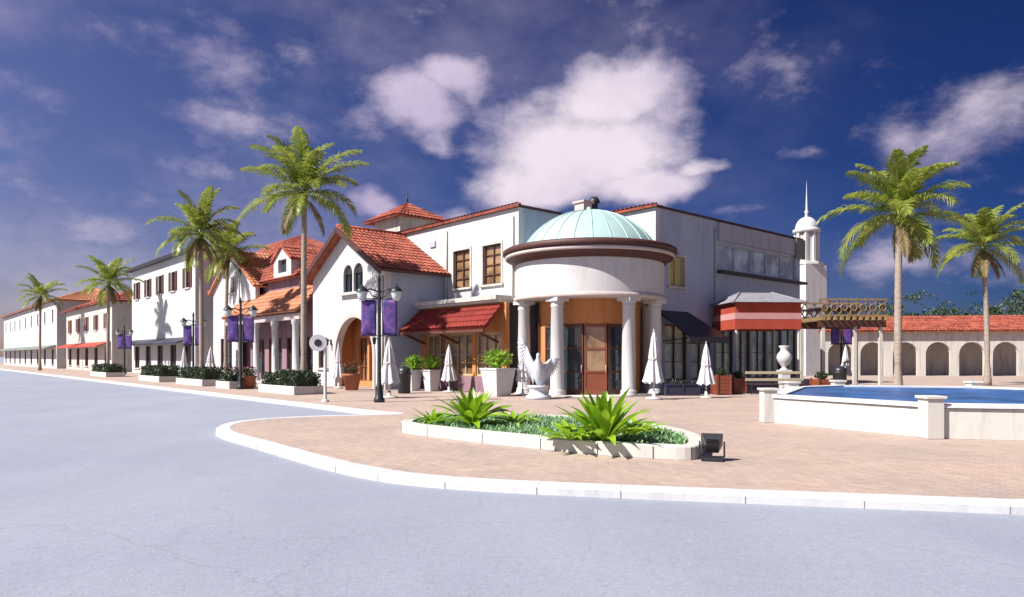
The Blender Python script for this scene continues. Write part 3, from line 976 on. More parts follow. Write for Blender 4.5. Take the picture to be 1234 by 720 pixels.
def block(name, label, u0, u1, v0, v1, zt, wall, roof, hip, wins, shut, can):
    off = (u0, v0, 0)
    Bx = thing(name, label, 'building', (*xy(u0, v0), 0), TH)
    hol = []
    n = wins; step = (v1 - v0) / n
    for i in range(n):
        c = v0 + step * (i + .5)
        hol.append((c - .55, c + .55, zt - 2.9, zt - 1.2)); hol.append((c - .9, c + .9, .5, 2.7))
    lit_wall(u0, rect(v0, v1, 0, zt), [rect(*h) for h in hol]).build('wall', wall, Bx, off)
    for h in hol:
        window('u', u0, *h, Bx, off, M['brown'], M['glassd'], 2, 3, trim=None, shutters=shut if h[2] > 3 else None)
    shade_wall(v0, rect(u0 + .3, u1, 0, zt)).build('wall', wall, Bx, off)
    shade_wall(v1 - .3, rect(u0 + .3, u1, 0, zt)).build('wall', wall, Bx, off)
    MB().box(u1 - .3, u1, v0 + .3, v1 - .3, 0, zt).build('wall', wall, Bx, off)
    o = .6
    if hip:
        t = MB(); um = (u0 + u1) / 2; ins = (u1 - u0) / 2; r = zt + 2.4
        t.tiles((u0 - o, v0 - o, zt), (u0 - o, v1 + o, zt), (um, v0 + ins, r), (um, v1 - ins, r), .5, .6)
        t.tiles((u1 + o, v0 - o, zt), (u1 + o, v1 + o, zt), (um, v0 + ins, r), (um, v1 - ins, r), .5, .6)
        t.tiles((u0 - o, v0 - o, zt), (u1 + o, v0 - o, zt), (um, v0 + ins, r), (um + .001, v0 + ins, r), .5, .6)
        t.tiles((u0 - o, v1 + o, zt), (u1 + o, v1 + o, zt), (um, v1 - ins, r), (um + .001, v1 - ins, r), .5, .6)
        t.build('roof', roof, Bx, off)
    else:
        MB().box(u0 - o, u1 + .2, v0 - .4, v1 + o, zt, zt + .22).build('roof', roof, Bx, off)
    # ground floor canopy
    MB().add([(u0, v0 + .5, 3.3), (u0, v1 - .5, 3.3), (u0 - 1.4, v1 - .5, 2.8), (u0 - 1.4, v0 + .5, 2.8),
              (u0, v0 + .5, 3.2), (u0, v1 - .5, 3.2), (u0 - 1.4, v1 - .5, 2.7), (u0 - 1.4, v0 + .5, 2.7)],
             [(0, 1, 2, 3), (7, 6, 5, 4), (0, 4, 5, 1), (1, 5, 6, 2), (2, 6, 7, 3), (3, 7, 4, 0)]).build('canopy', can, Bx, off)
    return Bx


block('town_house', 'tall white building with dark flat eaves behind the leftmost palm of the photo', 18.5, 21.6, 59.9, 80, 10.3, M['white'], M['dark'], False, 5, M['brown'], M['navy'])
block('town_house', 'cream building with hipped red roof far along the street', 17.5, 27, 84, 110, 7.6, M['cream'], M['tile'], True, 5, M['redwood'], M['red'])
block('town_house', 'farthest white block at the left end of the street row', 17.0, 28, 114, 175, 9.5, M['white'], M['tile_orange'], True, 9, None, M['verd'])


# ------------------------------------------------------------------ bell tower
def bell_tower():
    x, y = at(972, 62)
    T = thing('bell_tower', 'slender white tower with small dome and spire rising behind the right wing', 'tower', (x, y, 0), radians(20))
    MB().box(-1.15, 1.15, -1.15, 1.15, 0, 9.6).build('shaft', M['white'], T)
    MB().lathe([(1.3, 9.6), (1.4, 9.7), (1.4, 9.9), (1.0, 10.0)], 0, 0, 8, smooth=False).build('cornice', M['white'], T)
    ln = MB()
    for i in range(8):
        a = 2 * pi * i / 8
        ln.box(.86 * cos(a) - .14, .86 * cos(a) + .14, .86 * sin(a) - .14, .86 * sin(a) + .14, 9.9, 12.6)
    ln.build('lantern', M['white'], T)
    MB().cyl(0, 0, 9.9, 12.6, .8, n=24).build('lantern_core', M['cream'], T)
    MB().lathe([(1.05, 12.55), (1.15, 12.65), (1.15, 12.85), (.95, 12.95)], 0, 0, 24).build('upper_cornice', M['white'], T)
    pr = [(.95 * cos(a), 12.95 + 1.05 * sin(a)) for a in [pi / 2 * i / 10 for i in range(10)]]
    MB().lathe(pr + [(.16, 14.0), (.12, 14.3), (.2, 14.45), (.08, 14.6), (.05, 15.8), (.001, 17.3)], 0, 0, 24).build('dome', M['pot'], T)


bell_tower()


# ------------------------------------------------------------------ raised bed in front
BED = [(-2.55, 15.6), (-2.2, 14.9), (-1.0, 13.75), (.15, 12.75), (1.1, 12.0), (2.0, 11.45), (2.75, 11.15), (3.05, 11.3), (3.3, 12.0),
       (3.5, 13.2), (3.2, 14.8), (2.2, 16.4), (.6, 17.6), (-1.0, 17.9), (-2.2, 17.2)]


def smooth_loop(p, it=2):
    for _ in range(it):
        q = []
        for i in range(len(p)):
            a, b = p[i], p[(i + 1) % len(p)]
            q.append((a[0] * .75 + b[0] * .25, a[1] * .75 + b[1] * .25)); q.append((a[0] * .25 + b[0] * .75, a[1] * .25 + b[1] * .75))
        p = q
    return p


def inset(loop, d):
    c = Vector((sum(p[0] for p in loop) / len(loop), sum(p[1] for p in loop) / len(loop)))
    out = []
    n = len(loop)
    area = sum(loop[i][0] * loop[(i + 1) % n][1] - loop[(i + 1) % n][0] * loop[i][1] for i in range(n))
    sg = 1 if area > 0 else -1
    for i in range(n):
        t = (Vector(loop[(i + 1) % n]) - Vector(loop[i - 1])).normalized()
        out.append((loop[i][0] - t.y * d * sg, loop[i][1] + t.x * d * sg))
    return out


def ring_wall(loop, z0, z1, w):
    inn = inset(loop, w); n = len(loop); mb = MB()
    ch = inset(loop, .02)
    rows = [[(x, y, z0) for x, y in loop], [(x, y, z1 - .02) for x, y in loop], [(x, y, z1) for x, y in ch], [(x, y, z1) for x, y in inn], [(x, y, z0) for x, y in inn]]
    vs = [p for r in rows for p in r]; fs = []
    for r in range(4):
        for i in range(n):
            j = (i + 1) % n
            fs.append((r * n + i, r * n + j, (r + 1) * n + j, (r + 1) * n + i))
    return mb.add(vs, fs), inn


bl = smooth_loop(BED, 2)
bed = thing('raised_planting_bed', 'low curved planting bed with pale stone edging in the foreground', 'planting bed', (0, 0, 0))
w, inn = ring_wall(bl, 0, .22, .24)
w.build('edging', M['stone'], bed)
jn = MB()
for i in range(0, len(bl), 4):
    a, b = Vector(bl[i]), Vector(bl[(i + 1) % len(bl)]); t = (b - a).normalized(); n_ = Vector((t.y, -t.x))
    p = a + n_ * .003
    jn.bar((p.x, p.y, 0), (p.x, p.y, .2), .012, .012)
jn.build('joint', M['soil'], bed)
mb = MB(); mb.add([(x, y, .15) for x, y in inn], [tuple(t) for t in tessellate_polygon([[Vector((x, y, 0)) for x, y in inn]])])
mb.build('soil', M['soil'], bed)


def leaf(mb, base, az, el0, length, width, droop, segs=7, fold=.25, twist=0):
    """strap leaf that leaves at elevation el0 and droops"""
    p = Vector(base); el = el0; pts = []
    for i in range(segs + 1):
        pts.append((p.copy(), el))
        p = p + Vector((cos(az) * cos(el), sin(az) * cos(el), sin(el))) * length / segs
        el -= droop / segs * (.4 + 1.2 * i / segs)
    side = Vector((-sin(az), cos(az), 0))
    vs = []; fs = []
    for i, (q, e) in enumerate(pts):
        t = i / segs
        wd = width * (0.35 + 1.3 * t if t < .5 else 1.0 * (1 - ((t - .5) / .5) ** 1.8)) * .5
        wd = max(wd, .003)
        up = Vector((-cos(az) * sin(e), -sin(az) * sin(e), cos(e)))
        s2 = (side * cos(twist * t) + up * sin(twist * t))
        vs += [q - s2 * wd + up * wd * fold, q, q + s2 * wd + up * wd * fold]
    for i in range(segs):
        for k in (0, 1):
            a = i * 3 + k
            fs.append((a, a + 1, a + 4, a + 3))
    mb.add(vs, fs, True)


def rosette(name, label, loc, n, L0, wd, seed, z=.15, upright=1.0):
    rnd = random.Random(seed); mb = MB()
    for i in range(n):
        t = i / n
        az = i * 2.39996 + rnd.uniform(-.2, .2)
        el = radians(12 + 70 * t ** .8 * upright + rnd.uniform(-6, 6))
        leaf(mb, (.05 * cos(az), .05 * sin(az), .05), az, el, L0 * rnd.uniform(.8, 1.12) * (1 - .18 * t), wd * rnd.uniform(.85, 1.15), radians(rnd.uniform(25, 75) * (1.15 - t * .7)), 8, .3, rnd.uniform(-.5, .5))
    o = mb.build(name, M['agave']); o.location = (loc[0], loc[1], z)
    return o


g = 'strap-leaved plants in the foreground bed'
tag(rosette('strap_leaf_plant', '', (-.87, 14.9), 40, .98, .17, 3), 'bright green strap-leaved plant in the left half of the foreground bed', 'plant', g)
tag(rosette('strap_leaf_plant', '', (1.58, 12.05), 46, 1.12, .17, 7), 'largest bright green strap-leaved plant, arching over the front edging of the bed', 'plant', g)
tag(rosette('strap_leaf_plant', '', (2.35, 13.3), 22, .62, .10, 11, upright=.4), 'small low plant right of the largest one, near the right end of the bed', 'plant', g)
tag(rosette('strap_leaf_plant', '', (-1.75, 15.4), 22, .62, .09, 12, upright=.5), 'small dark plant at the left tip of the foreground bed', 'plant', g)
tag(rosette('strap_leaf_plant', '', (.05, 15.2), 20, .62, .10, 15, upright=.5), 'small spreading plant between the two big ones in the bed', 'plant', g)
tag(rosette('strap_leaf_plant', '', (1.0, 12.15), 20, .72, .13, 18, upright=.35), 'low plant just left of the largest plant, drooping over the edging', 'plant', g)


def inside(p, poly):
    c = False; n = len(poly)
    for i in range(n):
        a, b = poly[i], poly[i - 1]
        if (a[1] > p[1]) != (b[1] > p[1]) and p[0] < (b[0] - a[0]) * (p[1] - a[1]) / (b[1] - a[1]) + a[0]: c = not c
    return c


rnd = random.Random(5); mb = MB(); inn2 = inset(bl, .3); cnt = 0
while cnt < 9000:
    p = (rnd.uniform(-2.6, 3.6), rnd.uniform(11, 18))
    if not inside(p, inn2): continue
    cnt += 1
    az = rnd.uniform(0, 2 * pi)
    leaf(mb, (p[0], p[1], .15), az, radians(rnd.uniform(25, 80)), rnd.uniform(.06, .16), rnd.uniform(.02, .04), radians(60), 3)
tag(mb.build('ground_cover', M['cover']), 'pale green low ground cover filling the foreground bed', 'ground cover', kind='stuff')

# ------------------------------------------------------------------ floodlight at the end of the bed
fx, fy = 3.18, 11.15
fl = thing('floodlight', 'black ground floodlight tilted up at the right end of the bed', 'floodlight', (fx, fy, 0), radians(-15))
MB().box(-.17, .17, -.14, .14, 0, .05).build('base', M['black'], fl, bevel=.01)
MB().box(-.20, -.175, -.03, .03, .05, .3).box(.175, .20, -.03, .03, .05, .3).box(-.175, .175, -.03, .03, .05, .07).build('bracket', M['black'], fl)
h = MB()
for i, (yy, s) in enumerate(((-.10, .10), (.0, .16))): pass
h.add([(x * s, y, z * s2 + .24) for (y, s, s2) in ((-.11, .10, .08), (.12, .17, .13)) for (x, z) in ((-1, -1), (1, -1), (1, 1), (-1, 1))],
      [(3, 2, 1, 0), (4, 5, 6, 7), (0, 1, 5, 4), (1, 2, 6, 5), (2, 3, 7, 6), (3, 0, 4, 7)])
for k in range(5): h.box(-.1, .1, -.14 + k * .03, -.13 + k * .03, .33, .37)
ho = h.build('head', M['black'], fl, bevel=.008)
ho.location = (0, 0, .0); ho.rotation_euler = (0, 0, 0)
for v in ho.data.vertices:
    y, z = v.co.y, v.co.z - .22; a = radians(38)
    v.co.y = y * cos(a) - z * sin(a); v.co.z = y * sin(a) + z * cos(a) + .24
gl_ = MB().box(-.15, .15, .118, .126, .13, .35).build('lens', M['glassd'], fl)
for v in gl_.data.vertices:
    y, z = v.co.y + .004, v.co.z - .22; a = radians(38)
    v.co.y = y * cos(a) - z * sin(a); v.co.z = y * sin(a) + z * cos(a) + .24

# ------------------------------------------------------------------ basin
bc = Vector((11.65, 18.35)); Rb = 5.25
octo = [(8.9, 22.3) if i == 7 else (bc.x + Rb * cos(radians(187.7 + 45 * i)), bc.y + Rb * sin(radians(187.7 + 45 * i))) for i in range(8)]
pool = thing('fountain_basin', 'low white octagonal basin full of blue water', 'basin', (0, 0, 0))
w, pin = ring_wall(octo, 0, .62, .32)
w.build('wall', M['stone'], pool)
w2, _ = ring_wall(inset(octo, -.06), .622, .70, .46)
w2.build('coping', M['kerb'], pool)
for x, y in octo:
    MB().box(x - .17, x + .17, y - .17, y + .17, 0, .80).box(x - .21, x + .21, y - .21, y + .21, .801, .86).build('pier', M['stone'], pool, bevel=.01)
mb = MB(); mb.add([(x, y, .655) for x, y in pin], [tuple(range(8))])
tag(mb.build('water', M['water']), None, None, kind='structure')

# ------------------------------------------------------------------ palms
def frond(mb, base, az, el0, L, droop, rnd, lw=.5):
    segs = 12; p = Vector(base); el = el0; pts = []
    for i in range(segs + 1):
        pts.append((p.copy(), el)); t = i / segs
        p = p + Vector((cos(az) * cos(el), sin(az) * cos(el), sin(el))) * L / segs
        el -= droop / segs * (.3 + 1.4 * t)
    mb.tube([q for q, e in pts], [.028 * (1 - .8 * i / segs) for i in range(segs + 1)], 4, cap=False)
    side = Vector((-sin(az), cos(az), 0))
    N = 50
    for k in range(N):
        t = .12 + .88 * k / (N - 1)
        f = t * segs; i = min(int(f), segs - 1); fr = f - i
        q = pts[i][0].lerp(pts[i + 1][0], fr); e = pts[i][1]
        fwd = Vector((cos(az) * cos(e), sin(az) * cos(e), sin(e))); up = Vector((-cos(az) * sin(e), -sin(az) * sin(e), cos(e)))
        ll = lw * (sin(pi * min(1, t * .85 + .12)) ** .7) * rnd.uniform(.85, 1.1) + .05
        for s in (-1, 1):
            d = (side * s * .75 + fwd * (.45 + .5 * t) + up * rnd.uniform(-.05, .4)).normalized()
            a = q; b = q + d * ll * .55 + Vector((0, 0, -.02)); c = q + d * ll + Vector((0, 0, -.28 * ll - rnd.uniform(0, .12)))
            wv = fwd * .030
            mb.add([a - wv, a + wv, b + wv * 1.1, c, b - wv * 1.1], [(0, 1, 2, 4), (4, 2, 3)])


def palm(label, x, y, crown_z, lean, L, n, seed, group='palm trees along the pavement', r=.15):
    rnd = random.Random(seed)
    T = thing('palm_tree', label, 'palm tree', (x, y, 0), 0, group)
    pts = []; rr = []
    K = 26
    for i in range(K + 1):
        t = i / K
        pts.append((lean[0] * t * t, lean[1] * t * t, crown_z * t))
        rr.append(r * (1.45 - .75 * min(1, t * 5) if t < .2 else 1.0 - .28 * t) * (1 + .06 * (i % 2)))
    MB().tube(pts, rr, 12).build('trunk', M['trunk'], T)
    top = Vector(pts[-1])
    MB().tube([top + Vector((0, 0, -.9)), top + Vector((0, 0, -.4)), top + Vector((0, 0, .25))], [r * .8, r * 1.05, r * .6], 10).build('crownshaft', M['palm'], T)
    mb = MB()
    for i in range(n):
        t = i / n
        az = i * 2.39996 + rnd.uniform(-.25, .25)
        el = radians(-22 + 102 * t ** .85 + rnd.uniform(-8, 8))
        frond(mb, top + Vector((0, 0, -.1 + .2 * t)), az, el, L * rnd.uniform(.85, 1.1), radians(rnd.uniform(55, 95)) * (1.05 - .35 * t), rnd, L * .24)
    mb.build('crown', M['palm'], T)
    mb = MB()
    for i in range(4):
        frond(mb, top + Vector((0, 0, -.2)), rnd.uniform(0, 6.28), radians(-45), L * .65, radians(40), rnd, .3)
    mb.build('dry_fronds', M['palmdry'], T)
    return T


palm('tallest palm, slim pale trunk rising from the hedge planter left of the gabled house', *at(366, 32), 9.2, (.0, .1), 3.0, 26, 21)
palm('palm at the left edge of the street scene, in front of the tall white building', *at(243, 41), 8.9, (-.1, .1), 2.8, 22, 22)
palm('slightly shorter palm beside the leftmost white building, behind the first planter', *at(272, 50), 8.9, (.15, 0), 2.9, 20, 23)
palm('distant palm farther down the street to the left', *at(130, 62), 8.2, (.1, 0), 3.0, 20, 24)
palm('farthest palm at the end of the pavement', *at(48, 84), 9.0, (.1, 0), 3.0, 18, 25)
palm('tall palm standing behind the fountain basin on the right', *at(1082, 27), 7.2, (.1, .1), 2.9, 24, 26)
palm('palm at the far right beyond the basin', *at(1190, 40), 8.0, (-.2, .1), 3.0, 22, 27)


# ------------------------------------------------------------------ leafy masses
def leaf_cloud(mb, inside_fn, n, size, rnd, box):
    c = 0
    while c < n:
        p = Vector((rnd.uniform(box[0], box[1]), rnd.uniform(box[2], box[3]), rnd.uniform(box[4], box[5])))
        if not inside_fn(p): continue
        c += 1
        a = Vector((rnd.gauss(0, 1), rnd.gauss(0, 1), rnd.gauss(0, 1))).normalized()
        b = a.cross(Vector((rnd.gauss(0, 1), rnd.gauss(0, 1), rnd.gauss(0, 1)))).normalized()
        s = size * rnd.uniform(.6, 1.3)
        mb.add([p - a * s, p - b * s * .45, p + a * s, p + b * s * .45], [(0, 1, 2, 3)])


def hedge_planter(label, u0, u1, v0, v1, h, seed):
    P = thing('hedge_planter', label, 'planter', (*xy(u0, v0), 0), TH, 'hedge planters along the pavement')
    w, i_ = ring_wall([(0, 0), (u1 - u0, 0), (u1 - u0, v1 - v0), (0, v1 - v0)], 0, .36, .15)
    w.build('edging', M['stone'], P)
    rnd = random.Random(seed); mb = MB()
    W, D = u1 - u0, v1 - v0
    def f(p):
        top = h + .16 * noise.noise(Vector((p.x * 1.3, p.y * 1.3, seed)))
        return p.z < top and rnd.random() < (.25 if p.z < top - .2 and .25 < p.x < W - .3 else 1)
    leaf_cloud(mb, f, int(2200 * W * D * .35) + 600, .075, rnd, (.08, W - .08, .08, D - .08, .2, h + .2))
    mb.box(.22, W - .22, .22, D - .22, .1, h - .2)
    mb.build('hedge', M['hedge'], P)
    return P


hedge_planter('dark clipped hedge in a pale planter under the tallest palm', 12.9, 14.3, 28.7, 32.6, .95, 1)
hedge_planter('dark hedge planter around the left-edge palm trunk', 12.9, 14.3, 40.6, 45.4, 1.0, 2)
hedge_planter('dark hedge planter between the pole with twin banners and the palm at the left edge', 12.9, 14.3, 36.4, 38.4, .7, 3)
hedge_planter('hedge planter left of the leftmost palm, cut by the picture edge', 12.9, 14.3, 49, 54, 1.0, 4)
hedge_planter('far hedge planter down the street', 12.9, 14.3, 64, 70, 1.0, 6)


# ------------------------------------------------------------------ parasols
def parasol():
    P = thing('folded_parasol', '', 'parasol', (0, 0, 0), 0, 'folded white parasols')
    MB().cyl(0, 0, 0, 2.5, .025, n=10).build('pole', M['canvas'], P)
    MB().lathe([(0, 0), (.26, 0), (.26, .06), (.06, .10), (.05, .3), (0, .3)], 0, 0, 20).build('base', M['stone'], P)
    mb = MB(); n = 48
    prof = [(.30, .62), (.265, .8), (.20, 1.2), (.145, 1.45), (.15, 1.55), (.13, 1.8), (.08, 2.2), (.03, 2.46), (.001, 2.5)]
    vs = []; fs = []
    for r, z in prof:
        for i in range(n):
            a = 2 * pi * i / n
            rr = r * (1 + .22 * cos(a * 8 + z * .8)) * (1 + .05 * sin(3 * a + z * 3))
            vs.append((rr * cos(a), rr * sin(a), z + (.05 * cos(a * 8 + .5) if z < .7 else 0)))
    for j in range(len(prof) - 1):
        for i in range(n):
            i2 = (i + 1) % n
            fs.append((j * n + i, j * n + i2, (j + 1) * n + i2, (j + 1) * n + i))
    mb.add(vs, fs, True)
    mb.build('canopy', M['canvas'], P)
    MB().lathe([(.155, 1.44), (.175, 1.47), (.175, 1.52), (.155, 1.55)], 0, 0, 24).build('strap', M['cornice'], P)
    MB().lathe([(.02, 2.5), (.035, 2.54), (.001, 2.6)], 0, 0, 10).build('finial', M['cornice'], P)
    return P


pr = parasol()
spots = [(408, 36.4, .93, 1.3, 'folded white parasol at the left side of the orange arched entrance'),
         (469, 28.0, .93, 1.45, 'folded white parasol just right of the nearest lamp post'),
         (541, 32.5, .86, 1.25, 'folded white parasol between the twin potted plants and the big white pot'),
         (630, 29.6, .98, .9, 'folded white parasol at the leftmost entrance column'),
         (788, 27.0, 1.05, 1.15, 'folded white parasol in front of the rightmost entrance column'),
         (851, 28.0, .87, 1.25, 'folded white parasol under the corner of the dark awning'),
         (1019, 40.0, .9, 1.2, 'folded white parasol beyond the basin, right of the pergola'),
         (222, 46.0, .9, 1.0, 'folded white parasol before the tall white building at left'),
         (254, 46.0, .9, 1.5, 'wide folded white parasol behind the palm trunk at left')]
for i, (px, d, s, wd, lb) in enumerate(spots):
    x, y = at(px, d)
    if i == 0:
        pr.location = (x, y, 0); pr.scale = (s, s, s); pr['label'] = lb
    else: dup(pr, (x, y, 0), i * 1.3, lb, (s * wd, s * wd, s))


# ------------------------------------------------------------------ lamp posts
def lamp_post():
    P = thing('lamp_post', '', 'lamp post', (0, 0, 0), 0, 'dark lamp posts with banners')
    MB().lathe([(0, 0), (.2, 0), (.2, .12), (.15, .18), (.14, .5), (.1, .62), (.075, .7), (.06, 3.9), (.05, 4.35), (.08, 4.4), (.03, 4.6), (.001, 4.7)], 0, 0, 18).build('pole', M['black'], P)
    ar = MB()
    for s in (-1, 1):
        ar.tube([(0, 0, 3.98), (s * .3, 0, 4.1), (s * .6, 0, 4.08), (s * .62, 0, 4.0)], .03, 8)
        ar.tube([(0, 0, 3.75), (s * .25, 0, 3.86), (s * .42, 0, 4.08)], .02, 6)
    ar.build('arm', M['black'], P)
    for s in (-1, 1):
        lm = MB().lathe([(.001, 3.66), (.10, 3.68), (.16, 3.8), (.2, 4.0), (.2, 4.02)], s * .62, 0, 12)
        ro = MB().lathe([(.24, 4.0), (.24, 4.03), (.16, 4.12), (.06, 4.2), (.02, 4.28), (.001, 4.3)], s * .62, 0, 12).build('lantern', M['black'], P)
        lm.build('lamp_glass', M['globe'], ro)
    for s, mt in ((-1, M['ban1']), (1, M['ban2'])):
        mb = MB(); nx, nz = 6, 10; vs = []; fs = []
        for j in range(nz + 1):
            for i in range(nx + 1):
                xx = s * (.1 + .55 * i / nx); zz = 2.42 + 1.3 * j / nz
                vs.append((xx, .03 * sin(i * .9 + j * .5) * (1 - j / nz), zz))
        for j in range(nz):
            for i in range(nx):
                a = j * (nx + 1) + i; fs.append((a, a + 1, a + nx + 2, a + nx + 1))
        mb.add(vs, fs, True)
        bo = mb.build('banner', mt, P)
        so_ = bo.modifiers.new('thick', 'SOLIDIFY'); so_.thickness = .012
        MB().tube([(0, 0, 3.75), (s * .7, 0, 3.75)], .018, 6).build('banner_rod', M['black'], bo)
        MB().tube([(0, 0, 2.4), (s * .7, 0, 2.4)], .018, 6).build('banner_rod', M['black'], bo)
    return P


lp = lamp_post()
for i, (px, d, rz, lb) in enumerate([(457, 25.4, .0, 'nearest lamp post, with two purple banners, in front of the gabled house'),
                                     (290, 35.5, .1, 'lamp post with purple banners in front of the white-columned porch'),
                                     (233, 47, .1, 'lamp post with blue banner beside the left-edge palm'),
                                     (1014, 43, 0, 'distant lamp post with blue banners right of the pergola'),
                                     (150, 66, 0, 'far lamp post down the street to the left')]):
    x, y = at(px, d)
    if i == 0: lp.location = (x, y, 0); lp['label'] = lb
    else: dup(lp, (x, y, 0), rz, lb)

# ------------------------------------------------------------------ round sign on a white post
x, y = at(392, 25.6)
sg = thing('round_sign', 'round white sign with dark centre on a white post by the kerb', 'sign', (x, y, 0), radians(10))
MB().cyl(0, 0, 0, 2.35, .06, n=12).lathe([(.14, 0), (.14, .05), (.07, .1)], 0, 0, 12).build('post', M['pot'], sg)
dc = MB().tube([(-.25, -.09, 2.15), (-.25, -.05, 2.15)], .31, 28, smooth=False).build('sign_face', M['pot'], sg)
MB().tube([(-.25, -.104, 2.15), (-.25, -.091, 2.15)], .13, 20, smooth=False).build('emblem', M['dark'], dc)
MB().bar((-.26, -.03, 2.3), (.02, -.03, 2.3), .05, .04).bar((-.26, -.03, 2.0), (.02, -.03, 2.0), .05, .04).build('bracket', M['pot'], sg)


# ------------------------------------------------------------------ pots with plants
def bushy(mb, cx, cy, z0, r, h, n, size, seed):
    rnd = random.Random(seed)
    def f(p):
        q = Vector(((p.x - cx) / r, (p.y - cy) / r, (p.z - z0 - h / 2) / (h / 2)))
        return q.length < 1 + .35 * noise.noise(q * 1.8 + Vector((seed, 0, 0))) - .1
    leaf_cloud(mb, f, n, size, rnd, (cx - r * 1.2, cx + r * 1.2, cy - r * 1.2, cy + r * 1.2, z0, z0 + h * 1.15))


def square_pot(name, label, x, y, w, h, ph, seed, group=None, rz=TH, plant='bush'):
    P = thing(name, label, 'potted plant', (x, y, 0), rz, group)
    b = w * .36; t = w * .5
    mb = MB().add([(sx * b, sy * b, 0) for sx, sy in ((-1, -1), (1, -1), (1, 1), (-1, 1))] + [(sx * t, sy * t, h) for sx, sy in ((-1, -1), (1, -1), (1, 1), (-1, 1))],
                  [(3, 2, 1, 0), (4, 5, 6, 7), (0, 1, 5, 4), (1, 2, 6, 5), (2, 3, 7, 6), (3, 0, 4, 7)])
    mb.box(-t - .03, t + .03, -t - .03, t + .03, h + .001, h + .07)
    mb.build('pot', M['pot'], P, bevel=.01)
    f = MB()
    rnd = random.Random(seed)
    for i in range(34):
        leaf(f, (rnd.uniform(-.1, .1), rnd.uniform(-.1, .1), h + .05), rnd.uniform(0, 6.28), radians(rnd.uniform(20, 85)), ph * rnd.uniform(.7, 1.1), .11, radians(rnd.uniform(30, 90)), 6)
    bushy(f, 0, 0, h + .05, w * .62, ph * .8, 500, .07, seed)
    f.build('foliage', M['bush'], P)
    return P


g = 'plants in white square pots by the storefront'
square_pot('potted_plant', 'leafy plant in white pot nearest the nearest lamp post, left one of the pair', *at(498, 34), .62, .95, .95, 3, g)
square_pot('potted_plant', 'leafy plant in white pot, right one of the pair by the red porch roof', *at(520, 33.6), .62, .95, .95, 4, g)
square_pot('potted_plant', 'large bright bush in a big tapered white pot beside the round entrance', *at(600, 29.4), 1.05, 1.1, 1.05, 5, g)

# black bin
def bin_(label, px, d):
    x, y = at(px, d)
    b = thing('litter_bin', label, 'litter bin', (x, y, 0), 0, 'black litter bins')
    MB().lathe([(0, 0), (.26, 0), (.28, .05), (.31, .85), (.33, .88), (.33, .93), (.29, .94)], 0, 0, 24).build('body', M['black'], b)
    MB().lathe([(.31, .95), (.3, 1.05), (.2, 1.18), (.001, 1.22)], 0, 0, 24).build('lid', M['black'], b)
bin_('black round litter bin beside the twin white pots', 487, 31.5)
bin_('black round litter bin behind the basin near the distant banners', 1012, 33)


# ------------------------------------------------------------------ statue
x, y = at(649, 27.4)
st = thing('stone_sculpture', 'pale stone sculpture of a bird with one wing raised, before the round entrance', 'sculpture', (x, y, 0), 0)
MB().lathe([(0, 0), (.62, 0), (.62, .12), (.5, .16), (.44, .3), (.5, .42), (.56, .46), (.56, .52), (0, .52)], 0, 0, 28).build('pedestal', M['statue'], st)
def blob(mb, c, r, seed, k=.12, n=20):
    vs = []; fs = []
    for j in range(n + 1):
        t = pi * j / n
        for i in range(2 * n):
            a = pi * i / n
            d = Vector((sin(t) * cos(a), sin(t) * sin(a), cos(t)))
            q = 1 + k * noise.noise(d * 2.2 + Vector((seed, 0, 0)))
            vs.append((c[0] + d.x * r[0] * q, c[1] + d.y * r[1] * q, c[2] + d.z * r[2] * q))
    for j in range(n):
        for i in range(2 * n):
            i2 = (i + 1) % (2 * n)
            fs.append((j * 2 * n + i, j * 2 * n + i2, (j + 1) * 2 * n + i2, (j + 1) * 2 * n + i))
    mb.add(vs, fs, True)


bd = MB()
bd.tube([(.12, .25, .5), (.1, .2, .62), (.06, .08, .95), (.0, -.05, 1.2), (-.04, -.16, 1.42), (-.02, -.22, 1.56), (-.02, -.27, 1.66), (-.03, -.34, 1.70), (-.05, -.46, 1.66), (-.06, -.56, 1.60)],
        [.10, .22, .33, .30, .19, .11, .10, .095, .045, .01], 18)
bd.tube([(.1, .2, .8), (.18, .55, .7), (.22, .85, .62)], [.2, .16, .05], 10)
bd.build('body', M['statue'], st)
rnd = random.Random(2)
for s_, tip, root, lf, wn in ((-1, (-.62, .2, 2.12), (-.22, .02, 1.25), 17, 'raised wing'), (1, (.70, .15, 1.62), (.24, .05, 1.2), 11, None)):
    wg = MB(); R0, T0 = Vector(root), Vector(tip)
    wg.tube([R0 + Vector((-.1 * s_, 0, -.1)), R0, R0.lerp(T0, .5) + Vector((.06 * s_, -.04, .06)), T0], [.13, .12, .07, .02], 10)
    for k in range(lf):
        t = k / (lf - 1)
        p = R0.lerp(T0, t) + Vector((.05 * s_ * sin(pi * t), 0, .03))
        dirv = Vector((s_ * (.10 + .45 * t), .18, -1 + .75 * t * t)).normalized() if s_ > 0 else Vector((s_ * (.05 + .35 * t), .18, -.95 + 1.2 * t * t)).normalized()
        ln = .72 - .28 * t + rnd.uniform(-.03, .03)
        wg.tube([p, p + dirv * ln * .6, p + dirv * ln], [.06, .07, .015], 6)
    wg.build('wing', M['statue'], st)
st.scale = (.8, .9, 1.0)


